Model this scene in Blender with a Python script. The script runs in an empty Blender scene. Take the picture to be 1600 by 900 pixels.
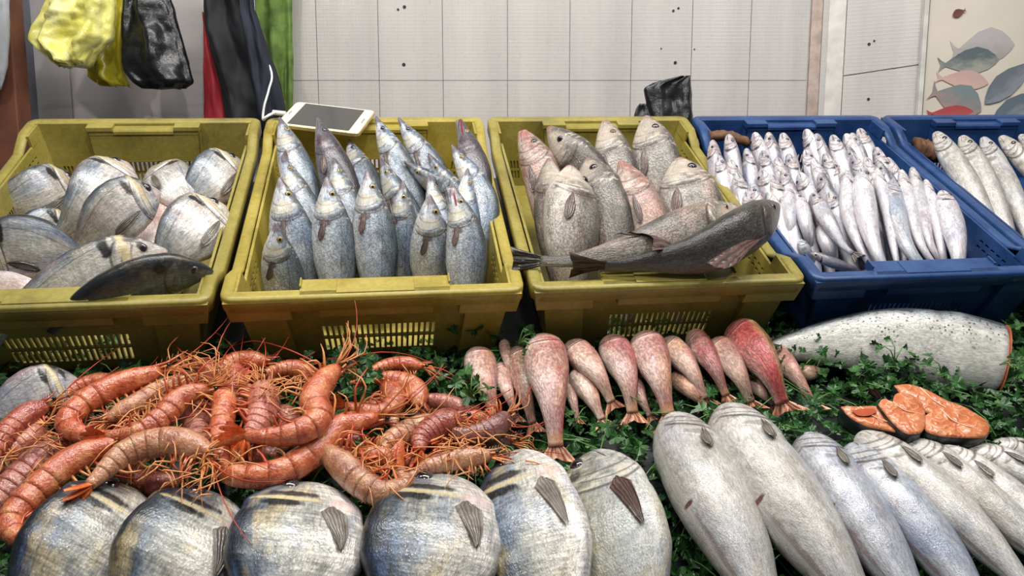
import bpy, math, random
import numpy as np
from mathutils import Vector, Matrix, noise
random.seed(7); rng = np.random.default_rng(7)
C = bpy.context.scene.collection
# ------------------------------------------------------------ camera, world, lights, exposure
FPX, TH, CH = 1250.0, math.radians(8), 1.3
cam = bpy.data.cameras.new('camera'); camo = bpy.data.objects.new('camera', cam); C.objects.link(camo)
camo.location = (0, 0, CH); camo.rotation_euler = (math.radians(90) - TH, 0, 0)
cam.sensor_width = 36; cam.lens = 36 * FPX / 1600; cam.clip_start = .02
bpy.context.scene.camera = camo
vs = bpy.context.scene.view_settings
vs.view_transform = 'Standard'; vs.look = 'None'; vs.gamma = 1; vs.use_curve_mapping = False
vs.exposure = -0.04
wd = bpy.data.worlds.new('world'); bpy.context.scene.world = wd; wd.use_nodes = True
wd.node_tree.nodes['Background'].inputs[0].default_value = (.80, .88, 1, 1)
wd.node_tree.nodes['Background'].inputs[1].default_value = .15
def area(name, loc, aim, sx, sy, power, col):
    l = bpy.data.lights.new(name, 'AREA'); l.shape = 'RECTANGLE'; l.size = sx; l.size_y = sy; l.energy = power; l.color = col
    o = bpy.data.objects.new(name, l); C.objects.link(o); o.location = loc
    o.rotation_euler = (Vector(aim) - Vector(loc)).to_track_quat('-Z', 'Y').to_euler(); return o
def bulb(name, loc, r, power, col):
    l = bpy.data.lights.new(name, 'POINT'); l.shadow_soft_size = r; l.energy = power; l.color = col
    o = bpy.data.objects.new(name, l); C.objects.link(o); o.location = loc; return o
area('tube_light', (.1, .95, 2.55), (.1, 1.2, 1.0), 2.2, .12, 34, (1, .97, .93))
bulb('hanging_bulb', (-.8, .25, 2.2), .035, 17, (1, .95, .88))
bulb('hanging_bulb', (.95, .45, 2.3), .035, 17, (1, .95, .88))
bulb('hanging_bulb', (.0, .22, 2.3), .035, 19, (1, .96, .9))
# ------------------------------------------------------------ frames
V3 = lambda *a: np.array(a, float)
nrm = lambda a: a / np.linalg.norm(a)
def c2w(c): return V3(c[0], c[2]*math.cos(TH) + c[1]*math.sin(TH), c[1]*math.cos(TH) - c[2]*math.sin(TH))
_V = nrm(V3(-.168, .73, 1)); _U = V3(1, .033, .14); _U = nrm(_U - _V * _U.dot(_V)); _W = np.cross(_U, _V)
if _W[1] < 0: _W = -_W
CAM = V3(0, 0, CH); U, V, W = c2w(_U), c2w(_V), c2w(_W)
RIM = .135
O = CAM + c2w(V3((584-800)/FPX, (450-463)/FPX, 1) * 1.05) - W * RIM       # counter surface at the front foot of the crates
def ray(x, y): return c2w(V3((x-800)/FPX, (450-y)/FPX, 1))
def at(x, y, w=0):                                                       # point of the display slope, w above its surface
    r = ray(x, y); t = W.dot(O + W*w - CAM) / W.dot(r); return CAM + r*t
def loc(p): d = p - O; return V3(d.dot(U), d.dot(V), d.dot(W))
def L2W(u, v, w): return O + U*u + V*v + W*w
def onY(x, y, Y): r = ray(x, y); return CAM + r * (Y / r[1])
def depth(p): return (p - CAM).dot(c2w(V3(0, 0, 1)))
# ------------------------------------------------------------ objects
def props(o, label=None, cat=None, group=None, kind=None):
    for k, v in (('label', label), ('category', cat), ('group', group), ('kind', kind)):
        if v: o[k] = v
    return o
def empty(name, p, label, cat, group=None):
    o = bpy.data.objects.new(name, None); C.objects.link(o); o.location = Vector(p); o.empty_display_size = .02
    return props(o, label, cat, group)
def mesh(name, verts, faces, mat, parent=None, uv=None, uv2=None, smooth=True, mats=None, mi=None, origin=None):
    verts = np.asarray(verts, float).reshape(-1, 3)
    if parent is not None: org = V3(*WLOC[parent.name])
    elif origin is not None: org = V3(*origin)
    else: org = V3(verts[:, 0].mean(), verts[:, 1].mean(), verts[:, 2].min())
    me = bpy.data.meshes.new(name); me.from_pydata((verts - org).tolist(), [], faces)
    for m in (mats or [mat]): me.materials.append(m)
    if mi is not None: me.polygons.foreach_set('material_index', mi)
    if smooth: me.polygons.foreach_set('use_smooth', [True]*len(me.polygons))
    li = np.empty(len(me.loops), int); me.loops.foreach_get('vertex_index', li)
    for nm, arr in (('UVMap', uv), ('metric', uv2)):
        if arr is not None:
            l = me.uv_layers.new(name=nm); l.data.foreach_set('uv', np.asarray(arr, float).reshape(-1, 2)[li].ravel())
    o = bpy.data.objects.new(name, me); C.objects.link(o)
    if parent is not None: o.parent = parent
    else: o.location = Vector(org)
    WLOC[o.name] = tuple(org)
    return o
WLOC = {}
def thing(name, p, label, cat, group=None):
    o = empty(name, p, label, cat, group); WLOC[o.name] = tuple(p); return o
def grid(P, closeb=False, flip=False):
    na, nb = P.shape[:2]; f = []
    for i in range(na-1):
        for j in range(nb if closeb else nb-1):
            k = (j+1) % nb; q = [i*nb+j, i*nb+k, (i+1)*nb+k, (i+1)*nb+j]; f.append(q[::-1] if flip else q)
    return f
class MB:
    def __init__(s): s.v = []; s.f = []
    def add(s, v, f):
        n = len(s.v); s.v += [tuple(p) for p in v]; s.f += [[i+n for i in q] for q in f]; return s
    def box(s, m, a0, a1, b0, b1, c0, c1):
        s.add([m(a, b, c) for a in (a0, a1) for b in (b0, b1) for c in (c0, c1)],
              [[0,1,3,2],[4,6,7,5],[0,4,5,1],[2,3,7,6],[0,2,6,4],[1,5,7,3]]); return s
    def tube(s, pts, r, n=6, r1=None):
        pts = [V3(*p) for p in pts]; N = len(pts); ref = V3(.31, .2, .93); rings = []
        for i, p in enumerate(pts):
            t = nrm(pts[min(i+1, N-1)] - pts[max(i-1, 0)]); a = np.cross(t, ref)
            if np.linalg.norm(a) < .1: a = np.cross(t, V3(1, 0, 0))
            a = nrm(a); b = np.cross(t, a); rr = r if r1 is None else r + (r1-r)*i/(N-1)
            rings.append([p + rr*(a*math.cos(k*2*math.pi/n) + b*math.sin(k*2*math.pi/n)) for k in range(n)])
        P = np.array(rings); f = grid(P, True, True); f.append(list(range(n))); f.append([(N-1)*n+k for k in range(n)][::-1])
        s.add(P.reshape(-1, 3), f); return s
    def build(s, name, mat, parent=None, smooth=False, bevel=0, **k):
        o = mesh(name, s.v, s.f, mat, parent, smooth=smooth, **k)
        if bevel:
            m = o.modifiers.new('bevel', 'BEVEL'); m.width = bevel; m.segments = 2; m.limit_method = 'ANGLE'
        return o
def crom(pts, n):
    pts = [V3(*p) for p in pts]
    if len(pts) == 2: pts = [pts[0], (pts[0]+pts[1])/2, pts[1]]
    P = [2*pts[0]-pts[1]] + pts + [2*pts[-1]-pts[-2]]; out = []
    for i in range(1, len(P)-2):
        for k in range(16):
            t = k/16; a, b, c, d = P[i-1:i+3]
            out.append(.5*((2*b) + (c-a)*t + (2*a-5*b+4*c-d)*t*t + (3*b-a-3*c+d)*t**3))
    out.append(P[-2]); out = np.array(out)
    d = np.r_[0, np.cumsum(np.linalg.norm(np.diff(out, axis=0), axis=1))]
    s = np.linspace(0, d[-1], n) if isinstance(n, int) else n*d[-1]
    return np.stack([np.interp(s, d, out[:, k]) for k in range(3)], 1), d[-1]
# ------------------------------------------------------------ material expressions
def lin(h):
    h = h.lstrip('#'); r = [int(h[i:i+2], 16)/255 for i in (0, 2, 4)]
    return tuple(c/12.92 if c <= .04045 else ((c+.055)/1.055)**2.4 for c in r) + (1,)
class X:
    def __init__(s, nt, k): s.nt = nt; s.k = k
    def _m(s, op, *a, clamp=False):
        n = s.nt.nodes.new('ShaderNodeMath'); n.operation = op; n.use_clamp = clamp
        for i, v in enumerate(a):
            if isinstance(v, X): s.nt.links.new(v.k, n.inputs[i])
            else: n.inputs[i].default_value = v
        return X(s.nt, n.outputs[0])
    def __add__(s, o): return s._m('ADD', s, o)
    __radd__ = __add__
    def __sub__(s, o): return s._m('SUBTRACT', s, o)
    def __rsub__(s, o): return s._m('SUBTRACT', o, s)
    def __mul__(s, o): return s._m('MULTIPLY', s, o)
    __rmul__ = __mul__
    def __pow__(s, o): return s._m('POWER', s, o)
    def abs(s): return s._m('ABSOLUTE', s)
    def sin(s): return s._m('SINE', s)
    def sm(s, a, b, lo=0, hi=1):
        n = s.nt.nodes.new('ShaderNodeMapRange'); n.interpolation_type = 'SMOOTHSTEP'
        if a > b: a, b, lo, hi = b, a, hi, lo
        s.nt.links.new(s.k, n.inputs[0])
        for i, v in enumerate((a, b, lo, hi)): n.inputs[i+1].default_value = v
        return X(s.nt, n.outputs[0])
class Mat:
    def __init__(s, name, rough=.5, metal=0, coat=0, spec=.5, **kw):
        s.m = bpy.data.materials.new(name); s.m.use_nodes = True; s.nt = s.m.node_tree
        s.b = s.nt.nodes['Principled BSDF']; s.set('Roughness', rough); s.set('Metallic', metal)
        s.set('Coat Weight', coat); s.set('Coat Roughness', .12); s.set('Specular IOR Level', spec)
        for k, v in kw.items(): s.set(k.replace('_', ' '), v)
    def set(s, k, v):
        if isinstance(v, X): s.nt.links.new(v.k, s.b.inputs[k])
        elif isinstance(v, str): s.b.inputs[k].default_value = lin(v)
        else: s.b.inputs[k].default_value = v
    def x(s, k): return X(s.nt, k)
    def uv(s, name):
        n = s.nt.nodes.new('ShaderNodeUVMap'); n.uv_map = name; q = s.nt.nodes.new('ShaderNodeSeparateXYZ')
        s.nt.links.new(n.outputs[0], q.inputs[0]); return s.x(q.outputs[0]), s.x(q.outputs[1])
    def objco(s): return s.x(s.nt.nodes.new('ShaderNodeTexCoord').outputs['Object'])
    def geo(s): return s.x(s.nt.nodes.new('ShaderNodeNewGeometry').outputs['Position'])
    def split(s, v):
        q = s.nt.nodes.new('ShaderNodeSeparateXYZ'); s.nt.links.new(v.k, q.inputs[0]); return [s.x(o) for o in q.outputs]
    def vec(s, *a):
        n = s.nt.nodes.new('ShaderNodeCombineXYZ')
        for i, v in enumerate(a):
            if isinstance(v, X): s.nt.links.new(v.k, n.inputs[i])
            else: n.inputs[i].default_value = v
        return s.x(n.outputs[0])
    def rnd(s):
        n = s.nt.nodes.new('ShaderNodeAttribute'); n.attribute_type = 'OBJECT'; n.attribute_name = 'rnd'; return s.x(n.outputs['Fac'])
    def noise(s, v=None, scale=5, detail=3, rough=.55, dist=0):
        n = s.nt.nodes.new('ShaderNodeTexNoise'); n.inputs['Scale'].default_value = scale; n.inputs['Detail'].default_value = detail
        n.inputs['Roughness'].default_value = rough; n.inputs['Distortion'].default_value = dist
        s.nt.links.new((v or s.objco()).k, n.inputs['Vector']); return s.x(n.outputs[0])
    def voro(s, v, scale=1, out='Distance', feat='F1'):
        n = s.nt.nodes.new('ShaderNodeTexVoronoi'); n.feature = feat; n.inputs['Scale'].default_value = scale
        s.nt.links.new(v.k, n.inputs['Vector']); return s.x(n.outputs[out])
    def ramp(s, f, stops, interp='LINEAR'):
        n = s.nt.nodes.new('ShaderNodeValToRGB'); e = n.color_ramp.elements; n.color_ramp.interpolation = interp
        while len(e) < len(stops): e.new(.5)
        for el, (p, c) in zip(e, stops): el.position = p; el.color = lin(c)
        s.nt.links.new(f.k, n.inputs[0]); return s.x(n.outputs[0])
    def mix(s, f, a, b, mode='MIX'):
        n = s.nt.nodes.new('ShaderNodeMix'); n.data_type = 'RGBA'; n.blend_type = mode
        for i, v in ((0, f), (6, a), (7, b)):
            if isinstance(v, X): s.nt.links.new(v.k, n.inputs[i])
            elif isinstance(v, str): n.inputs[i].default_value = lin(v)
            else: n.inputs[i].default_value = v
        return s.x(n.outputs[2])
    def scale(s, col, f):                     # colour times a number
        n = s.nt.nodes.new('ShaderNodeVectorMath'); n.operation = 'SCALE'; s.nt.links.new(col.k, n.inputs[0])
        if isinstance(f, X): s.nt.links.new(f.k, n.inputs['Scale'])
        else: n.inputs['Scale'].default_value = f
        return s.x(n.outputs[0])
    def bump(s, h, strength=.3, dist=.001):
        n = s.nt.nodes.new('ShaderNodeBump'); n.inputs['Strength'].default_value = strength; n.inputs['Distance'].default_value = dist
        s.nt.links.new(h.k, n.inputs['Height']); s.nt.links.new(n.outputs[0], s.b.inputs['Normal']); s.nt.links.new(n.outputs[0], s.b.inputs['Coat Normal']); return s
def plain(name, col, rough=.5, metal=0, coat=0, var=.12, scale=30, bump=0, spec=.5, **kw):
    m = Mat(name, rough, metal, coat, spec, **kw); n = m.noise(scale=scale, detail=4)
    m.set('Base Color', m.scale(m.mix(0.0, col, col), n.sm(.3, .7, 1-var, 1+var)))
    if bump: m.bump(n, bump, .002)
    return m.m
def fish_mat(name, ramp, cell=.0022, scl=.25, tint=None, feats=(), gill=None, lat=None, metal=.25, rough=.3, jit=.10,
             streak=0, bumps=.35, spots=None, coat=.3, headmix=1.0):
    metal *= .45; rough += .06; m = Mat(name, rough, metal, coat); s, q = m.uv('UVMap'); x, y = m.uv('metric'); r = m.rnd()
    P = m.vec(x, y, r*37.0)
    big = m.noise(P, 28, 4, .6); fine = m.noise(m.vec(x*.35, y, r*11.0), 420, 3, .6); mid = m.noise(m.vec(x*.5, y, r*5.0), 95, 4, .65)
    col = m.ramp(q + (big-.5)*jit*2.2 + (mid-.5)*jit, ramp)
    if tint:
        for t, (c, amt, sc) in enumerate(tint):
            col = m.mix(m.noise(m.vec(x*.6, y, r*19.0+t*3.7), sc, 3, .6).sm(.5, .66, 0, amt), col, c)
    v = m.voro(m.vec(x*(1/cell), y*(1/cell)*1.15, 0.0), 1)
    body = s.sm(.24, .30)*.85 + .15
    col = m.scale(col, 1 - (v.sm(.25, .75)*scl)*body)
    col = m.scale(col, fine.sm(.3, .7, .80, 1.18) * mid.sm(.3, .7, .84, 1.14))
    if streak:
        st = m.noise(m.vec(x*300.0, y*34.0, r*7.0), 1, 3, .6); col = m.scale(col, st.sm(.35, .65, 1-streak, 1+streak*.6))
    if spots:
        c, amt, cs, qmax = spots
        sp = m.voro(m.vec(x, y, r*9.0), cs).sm(.34, .2, 0, amt) * m.noise(P, 60, 2).sm(.40, .5) * (q + (big-.5)*.5).sm(qmax, qmax-.25)
        col = m.mix(sp, col, c)
    if lat is not None:
        d = (q - (lat - .10*s.sm(.7, .15)) ).abs(); col = m.mix(d.sm(.012, .004, 0, .45)*s.sm(.25, .32), col, '4a4a48')
    if gill is not None:
        hd = s.sm(gill+.01, gill-.01); hl = m.noise(m.vec(x*2.2, y*.7, r*3.0), 75, 3, .6)
        col = m.mix(hd*hl.sm(.52, .64, 0, .5*headmix), col, '5b524d'); col = m.mix(hd*hl.sm(.46, .38, 0, .55*headmix), col, 'ddd3be')
        e = s - (gill - (q-.55)*(q-.55)*.45); col = m.mix((e-.004).abs().sm(.012, .002, 0, .75)*q.sm(.12, .25)*q.sm(.98, .85), col, '3a2b28')
        ml = (q - .56 - s*.9).abs().sm(.022, .006, 0, .8)*s.sm(gill*.42, gill*.34); col = m.mix(ml, col, '3a2628')
        e3 = s - (gill*.86 - (q-.6)*(q-.6)*.5); col = m.mix(e3.abs().sm(.007, .001, 0, .6)*q.sm(.3, .42)*q.sm(.97, .85), col, '4d3c38')
        e2 = s - (gill*.68 - (q-.55)*(q-.55)*.4); col = m.mix(e2.abs().sm(.009, .001, 0, .65)*q.sm(.2, .35), col, '5a4844')
    for (s0, q0, rs, rq, c, amt) in feats:
        dx = (s-s0)*(1/rs); dy = (q-q0)*(1/rq); d = (dx*dx+dy*dy)**.5 + (mid-.5)*1.3
        col = m.mix(d.sm(1.1, .55, 0, amt), col, c)
    m.set('Base Color', m.scale(col, r*.24+.86)); m.set('Roughness', fine.sm(.3, .7, rough-.08, rough+.15))
    h = v*(-.45)*body + mid*.2 + fine*.9
    m.bump(h, bumps*1.1, .0011); return m.m
MT = {}
MT['bream'] = fish_mat('bream_skin', [(0, '23282e'), (.10, '4c5259'), (.22, 'a6aaab'), (.38, 'dcdad4'), (.7, 'f0ebe5'), (1, 'f6ece8')], .0026, .16,
    tint=[('7f95b8', .45, 16), ('dcc9a8', .35, 20), ('4d5560', .35, 26), ('e0bdb8', .4, 18)], streak=.12,
    feats=[(.275, .28, .028, .15, '17150f', .95), (.12, .30, .03, .15, '24201b', .9), (.20, .3, .03, .4, 'e0cb8e', .6), (.16, .12, .04, .16, '1d1a16', .85), (.04, .6, .05, .3, 'e6c3bd', .5)], gill=.27, lat=.32, metal=.35, rough=.26)
MT['bream_front'] = fish_mat('front_bream_skin', [(0, '12161c'), (.20, '27303b'), (.31, '6d7883'), (.42, 'b4b5ae'), (.60, 'dcd8cd'), (.8, 'efebe4'), (1, 'f3ece6')], .0026, .2,
    tint=[('5673a3', .42, 22), ('c9b27a', .5, 20), ('59606a', .45, 26)], streak=.3,
    feats=[(.256, .35, .028, .16, '15130f', .97), (.222, .38, .016, .26, 'e6d29a', .65), (.182, .40, .026, .20, '1b1814', .9), (.225, .72, .05, .12, 'e6c6c0', .6), (.285, .62, .022, .06, 'f6f3ee', .9)], gill=None, lat=.30, metal=.35, rough=.26)
MT['bream_dark'] = fish_mat('dark_bream_skin', headmix=.12, ramp=[(0, '17191a'), (.25, '32373a'), (.5, '565c58'), (.8, '8b8d80'), (1, 'a8a698')], cell=.0026, scl=.22,
    tint=[('2b3c58', .5, 18), ('8d8560', .4, 24)], streak=.12, feats=[(.285, .3, .03, .1, '100e0c', .8)], gill=.27, lat=.3, metal=.3, rough=.28)
MT['bream_olive'] = fish_mat('olive_bream_skin', [(0, '45483f'), (.15, '6e7060'), (.4, '98988a'), (.6, 'a9abaa'), (.85, 'c9c9c4'), (1, 'd8d6cf')], .0024, .24,
    tint=[('6d84a4', .5, 14), ('b9a878', .5, 18)], streak=.14, feats=[(.16, .32, .03, .1, '201c1a', .7)], gill=.27, lat=.3, metal=.3, rough=.3)
MT['bream_pink'] = fish_mat('pink_bream_skin', [(0, '7e6b68'), (.25, 'c7a8a2'), (.55, 'e2ccc4'), (1, 'eedfda')], .0026, .1, tint=[('c08a86', .5, 22), ('8f99ab', .3, 18)], gill=.27, metal=.15)
MT['bass'] = fish_mat('bass_skin', [(0, '2f363c'), (.17, '5a646d'), (.38, '8b97a2'), (.5, 'c3cbd5'), (.62, 'dfe4eb'), (1, 'ebe9e6')], .0022, .42,
    tint=[('7f9cc4', .4, 20), ('6f6a60', .25, 30)], feats=[(.135, .38, .045, .11, '3b3038', .6), (.22, .6, .05, .3, 'd8cba6', .5), (.33, .62, .03, .12, '4a2f2c', .8), (.04, .5, .05, .6, '5d4750', .75)], gill=.31, lat=.42, metal=.32, rough=.27)
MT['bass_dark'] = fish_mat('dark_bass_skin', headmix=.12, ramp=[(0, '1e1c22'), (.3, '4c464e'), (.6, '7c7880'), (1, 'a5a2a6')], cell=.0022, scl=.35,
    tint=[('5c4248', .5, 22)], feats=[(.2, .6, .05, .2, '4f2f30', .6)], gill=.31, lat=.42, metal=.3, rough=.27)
MT['croaker'] = fish_mat('croaker_skin', [(0, '3d3936'), (.15, '5f5a54'), (.35, '8c877f'), (.6, 'b3ada3'), (1, 'd6cdc2')], .0030, .42,
    tint=[('c9aa9a', .45, 18), ('5e5a52', .5, 24)], feats=[(.13, .36, .045, .11, '4a4038', .6), (.12, .6, .10, .4, 'd9c9b8', .5), (.27, .5, .03, .25, '57443b', .5), (.02, .5, .03, .6, 'a8705f', .5)], gill=.27, lat=.35, metal=.22, rough=.32, bumps=.6)
MT['croaker_pink'] = fish_mat('pink_croaker_skin', [(0, '6b5550'), (.2, 'a18378'), (.5, 'c7aa9d'), (1, 'dcc9bc')], .0030, .3,
    tint=[('b5776c', .6, 16), ('6b625a', .4, 26)], feats=[(.03, .5, .05, .7, 'b9736a', .6)], gill=.27, metal=.2, rough=.32, bumps=.6)
MT['croaker_dark'] = fish_mat('dark_croaker_skin', headmix=.12, ramp=[(0, '2b2927'), (.3, '4a4744'), (.6, '75706a'), (1, 'a39d94')], cell=.0030, scl=.38, tint=[('5d5348', .4, 24)], gill=.27, lat=.35, metal=.3, rough=.28, bumps=.6)
MT['whiting'] = fish_mat('whiting_skin', [(0, '57565e'), (.13, '86848d'), (.32, 'bbb9c2'), (.6, 'd5d3da'), (1, 'e6e3e6')], .0012, .12,
    tint=[('a9acc6', .5, 40), ('d8b9b4', .35, 35), ('7f8088', .3, 60)], feats=[(.20, .62, .018, .16, '2a2628', .8), (.05, .6, .05, .05, '4a4046', .6), (.14, .5, .035, .2, 'a8898a', .35)], gill=.2, metal=.28, rough=.28)
MT['grey_mullet'] = fish_mat('hake_skin', [(0, '85817b'), (.15, 'aca8a3'), (.4, 'd0cdc8'), (.7, 'e6e3de'), (1, 'dfdbd5')], .0020, .16,
    tint=[('b4bac6', .45, 14), ('b9ab97', .4, 22), ('8d867d', .3, 45)], feats=[(.235, .62, .02, .2, '6d615a', .5), (.50, 1.0, .011, .055, '6d2f33', .95), (.72, 1.0, .2, .035, '8a7468', .6)], gill=.19, metal=.18, rough=.34, bumps=.4)
MT['blue_mullet'] = fish_mat('bluish_fish_skin', [(0, '74767c'), (.2, '9ea3ac'), (.5, 'bec4ce'), (.8, 'd0d3da'), (1, 'c3c5cb')], .0018, .14,
    tint=[('8f9cbb', .6, 16), ('c7a9a6', .25, 24)], feats=[(.25, .62, .02, .16, '5d4e4c', .55), (.46, 1.0, .011, .06, '44272d', .95), (.66, 1.0, .15, .035, '8d6b6a', .6)], gill=.2, metal=.28, rough=.27)
MT['red_mullet'] = fish_mat('red_mullet_skin', [(0, '8d544c'), (.16, 'b5746a'), (.36, 'd59c93'), (.58, 'e4bdb2'), (1, 'efdcd2')], .0042, .34,
    tint=[('c6525a', .55, 26), ('d6a877', .45, 20), ('cfa5a8', .4, 30)], gill=.24, metal=.12, rough=.3, bumps=.7, feats=[(.10, .5, .09, .5, 'e2b79f', .5), (.97, .5, .06, 1, 'd8a070', .5)])
MT['red_mullet_deep'] = fish_mat('deep_red_mullet_skin', [(0, '8f6a4c'), (.14, 'b98a62'), (.26, 'c2504e'), (.5, 'd4716c'), (.7, 'dfa398'), (1, 'ead0c3')], .0042, .36, tint=[('b83a44', .6, 18)], gill=.24, metal=.12, rough=.3, bumps=.7)
MT['red_mullet_brown'] = fish_mat('brown_mullet_skin', [(0, '5f4a38'), (.3, '8e7460'), (.6, 'b58f80'), (1, 'd8bcae')], .0042, .36, tint=[('a45a54', .5, 22)], gill=.24, metal=.12, rough=.3, bumps=.7)
MT['red_mullet_pale'] = fish_mat('pale_mullet_skin', [(0, 'a8746a'), (.25, 'cf9a8c'), (.55, 'e3bfae'), (1, 'efdccd')], .0042, .28, tint=[('d07f78', .5, 22), ('e2c08e', .4, 22)], gill=.24, metal=.12, rough=.3, bumps=.6)
MT['salmon'] = fish_mat('salmon_skin', [(0, '2f363c'), (.10, '454c52'), (.20, 'a9acab'), (.30, 'e3e2da'), (.7, 'f0ede4'), (1, 'dcdde2')], .0028, .2,
    tint=[('b7c0cf', .4, 12)], spots=('34383a', .9, 175, .55), metal=.2, rough=.3)
def eyeball(name, iris, rim='b8b4a8'):
    m = Mat(name, .12, 0, .8); x, y, z = m.split(m.objco()); d = (x*x+y*y)**.5
    m.set('Base Color', m.ramp(d, [(0, '050506'), (.40, '08080a'), (.47, iris), (.74, iris), (.84, '3b332c'), (1, rim)])); return m.m
EYE = {k: eyeball('eye_'+k, c) for k, c in dict(gold='b89a58', silver='a9a6a0', dark='3a3036', brown='7a5a38').items()}
def fin_mat(name, c1, c2, alpha=1.0):
    m = Mat(name, .35, 0, .3); a, b = m.uv('UVMap'); w = (b*36.0 + m.noise(scale=60)*9.0).sin()
    m.set('Base Color', m.scale(m.mix(w.sm(-.6, .6), c1, c2), m.noise(scale=45, detail=4).sm(.3, .7, .6, 1.35) * a.sm(-.1, .3, 1.25, 1))); m.bump(w, .5, .0008)
    return m.m
FIN = dict(grey=fin_mat('fin_grey', '6a625a', '857d74'), pale=fin_mat('fin_pale', 'a59a90', 'cfc6bc'), brown=fin_mat('fin_brown', '4a3a34', '74605a'),
           red=fin_mat('fin_red', 'b5674f', 'e0aa86'), dark=fin_mat('fin_dark', '2a2624', '57504a'), redbrown=fin_mat('fin_red_brown', '3a2823', '5a4038'))
# ------------------------------------------------------------ fish
_S = [0, .02, .06, .12, .2, .3, .42, .55, .7, .84, .94, 1]
SP = dict(
 bream=dict(top=[.0, .10, .22, .35, .47, .54, .54, .48, .34, .18, .10, .10], bot=[.0, .07, .15, .25, .35, .43, .46, .42, .28, .14, .09, .09],
            half=[.0, .05, .10, .15, .19, .21, .21, .19, .13, .07, .04, .03], eye=(.115, .34, .062), pec=(.30, .60, .25, .13), L=2.25, flat=.6),
 broadbream=dict(top=[.0, .13, .24, .35, .44, .49, .52, .50, .38, .2, .12, .10], bot=[.0, .12, .22, .31, .39, .44, .47, .45, .32, .16, .11, .09],
            half=[.0, .035, .06, .09, .125, .155, .19, .19, .14, .08, .05, .03], eye=(.08, .30, .062), pec=(.265, .64, .24, .17), L=2.25, flat=.62),
 bass=dict(top=[.0, .05, .11, .19, .30, .42, .50, .51, .42, .26, .17, .16], bot=[.0, .06, .12, .21, .31, .42, .48, .49, .40, .24, .15, .14],
            half=[.0, .06, .12, .19, .26, .31, .34, .33, .26, .14, .08, .06], eye=(.135, .38, .062), pec=(.315, .62, .13, .12), L=4.1, gill=.31),
 croaker=dict(top=[.0, .10, .22, .35, .46, .53, .54, .47, .33, .18, .12, .12], bot=[.0, .09, .18, .29, .39, .45, .46, .43, .29, .15, .11, .11],
            half=[.0, .09, .17, .25, .31, .34, .34, .30, .20, .10, .07, .05], eye=(.13, .36, .066), pec=(.29, .62, .16, .16), L=3.6),
 whiting=dict(top=[.0, .20, .31, .39, .45, .49, .50, .46, .37, .25, .17, .15], bot=[.0, .18, .29, .38, .45, .5, .5, .45, .35, .23, .15, .14],
            half=[.0, .18, .27, .35, .40, .42, .42, .38, .29, .18, .11, .08], eye=(.10, .36, .085), pec=None, L=5.6),
 hake=dict(top=[.0, .22, .33, .41, .44, .49, .5, .48, .40, .28, .18, .16], bot=[.0, .20, .31, .40, .46, .5, .51, .49, .38, .24, .16, .14],
            half=[.0, .20, .31, .39, .43, .45, .46, .42, .33, .2, .11, .09], eye=(.09, .28, .05), pec=(.21, .55, .12, .14), L=4.9),
 mullet=dict(top=[.0, .20, .35, .45, .5, .52, .50, .43, .32, .22, .17, .17], bot=[.0, .12, .24, .35, .43, .48, .47, .41, .29, .19, .15, .15],
            half=[.0, .13, .23, .31, .36, .38, .37, .31, .2, .12, .08, .06], eye=(.11, .26, .06), pec=(.24, .62, .12, .14), L=3.7),
)
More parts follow.
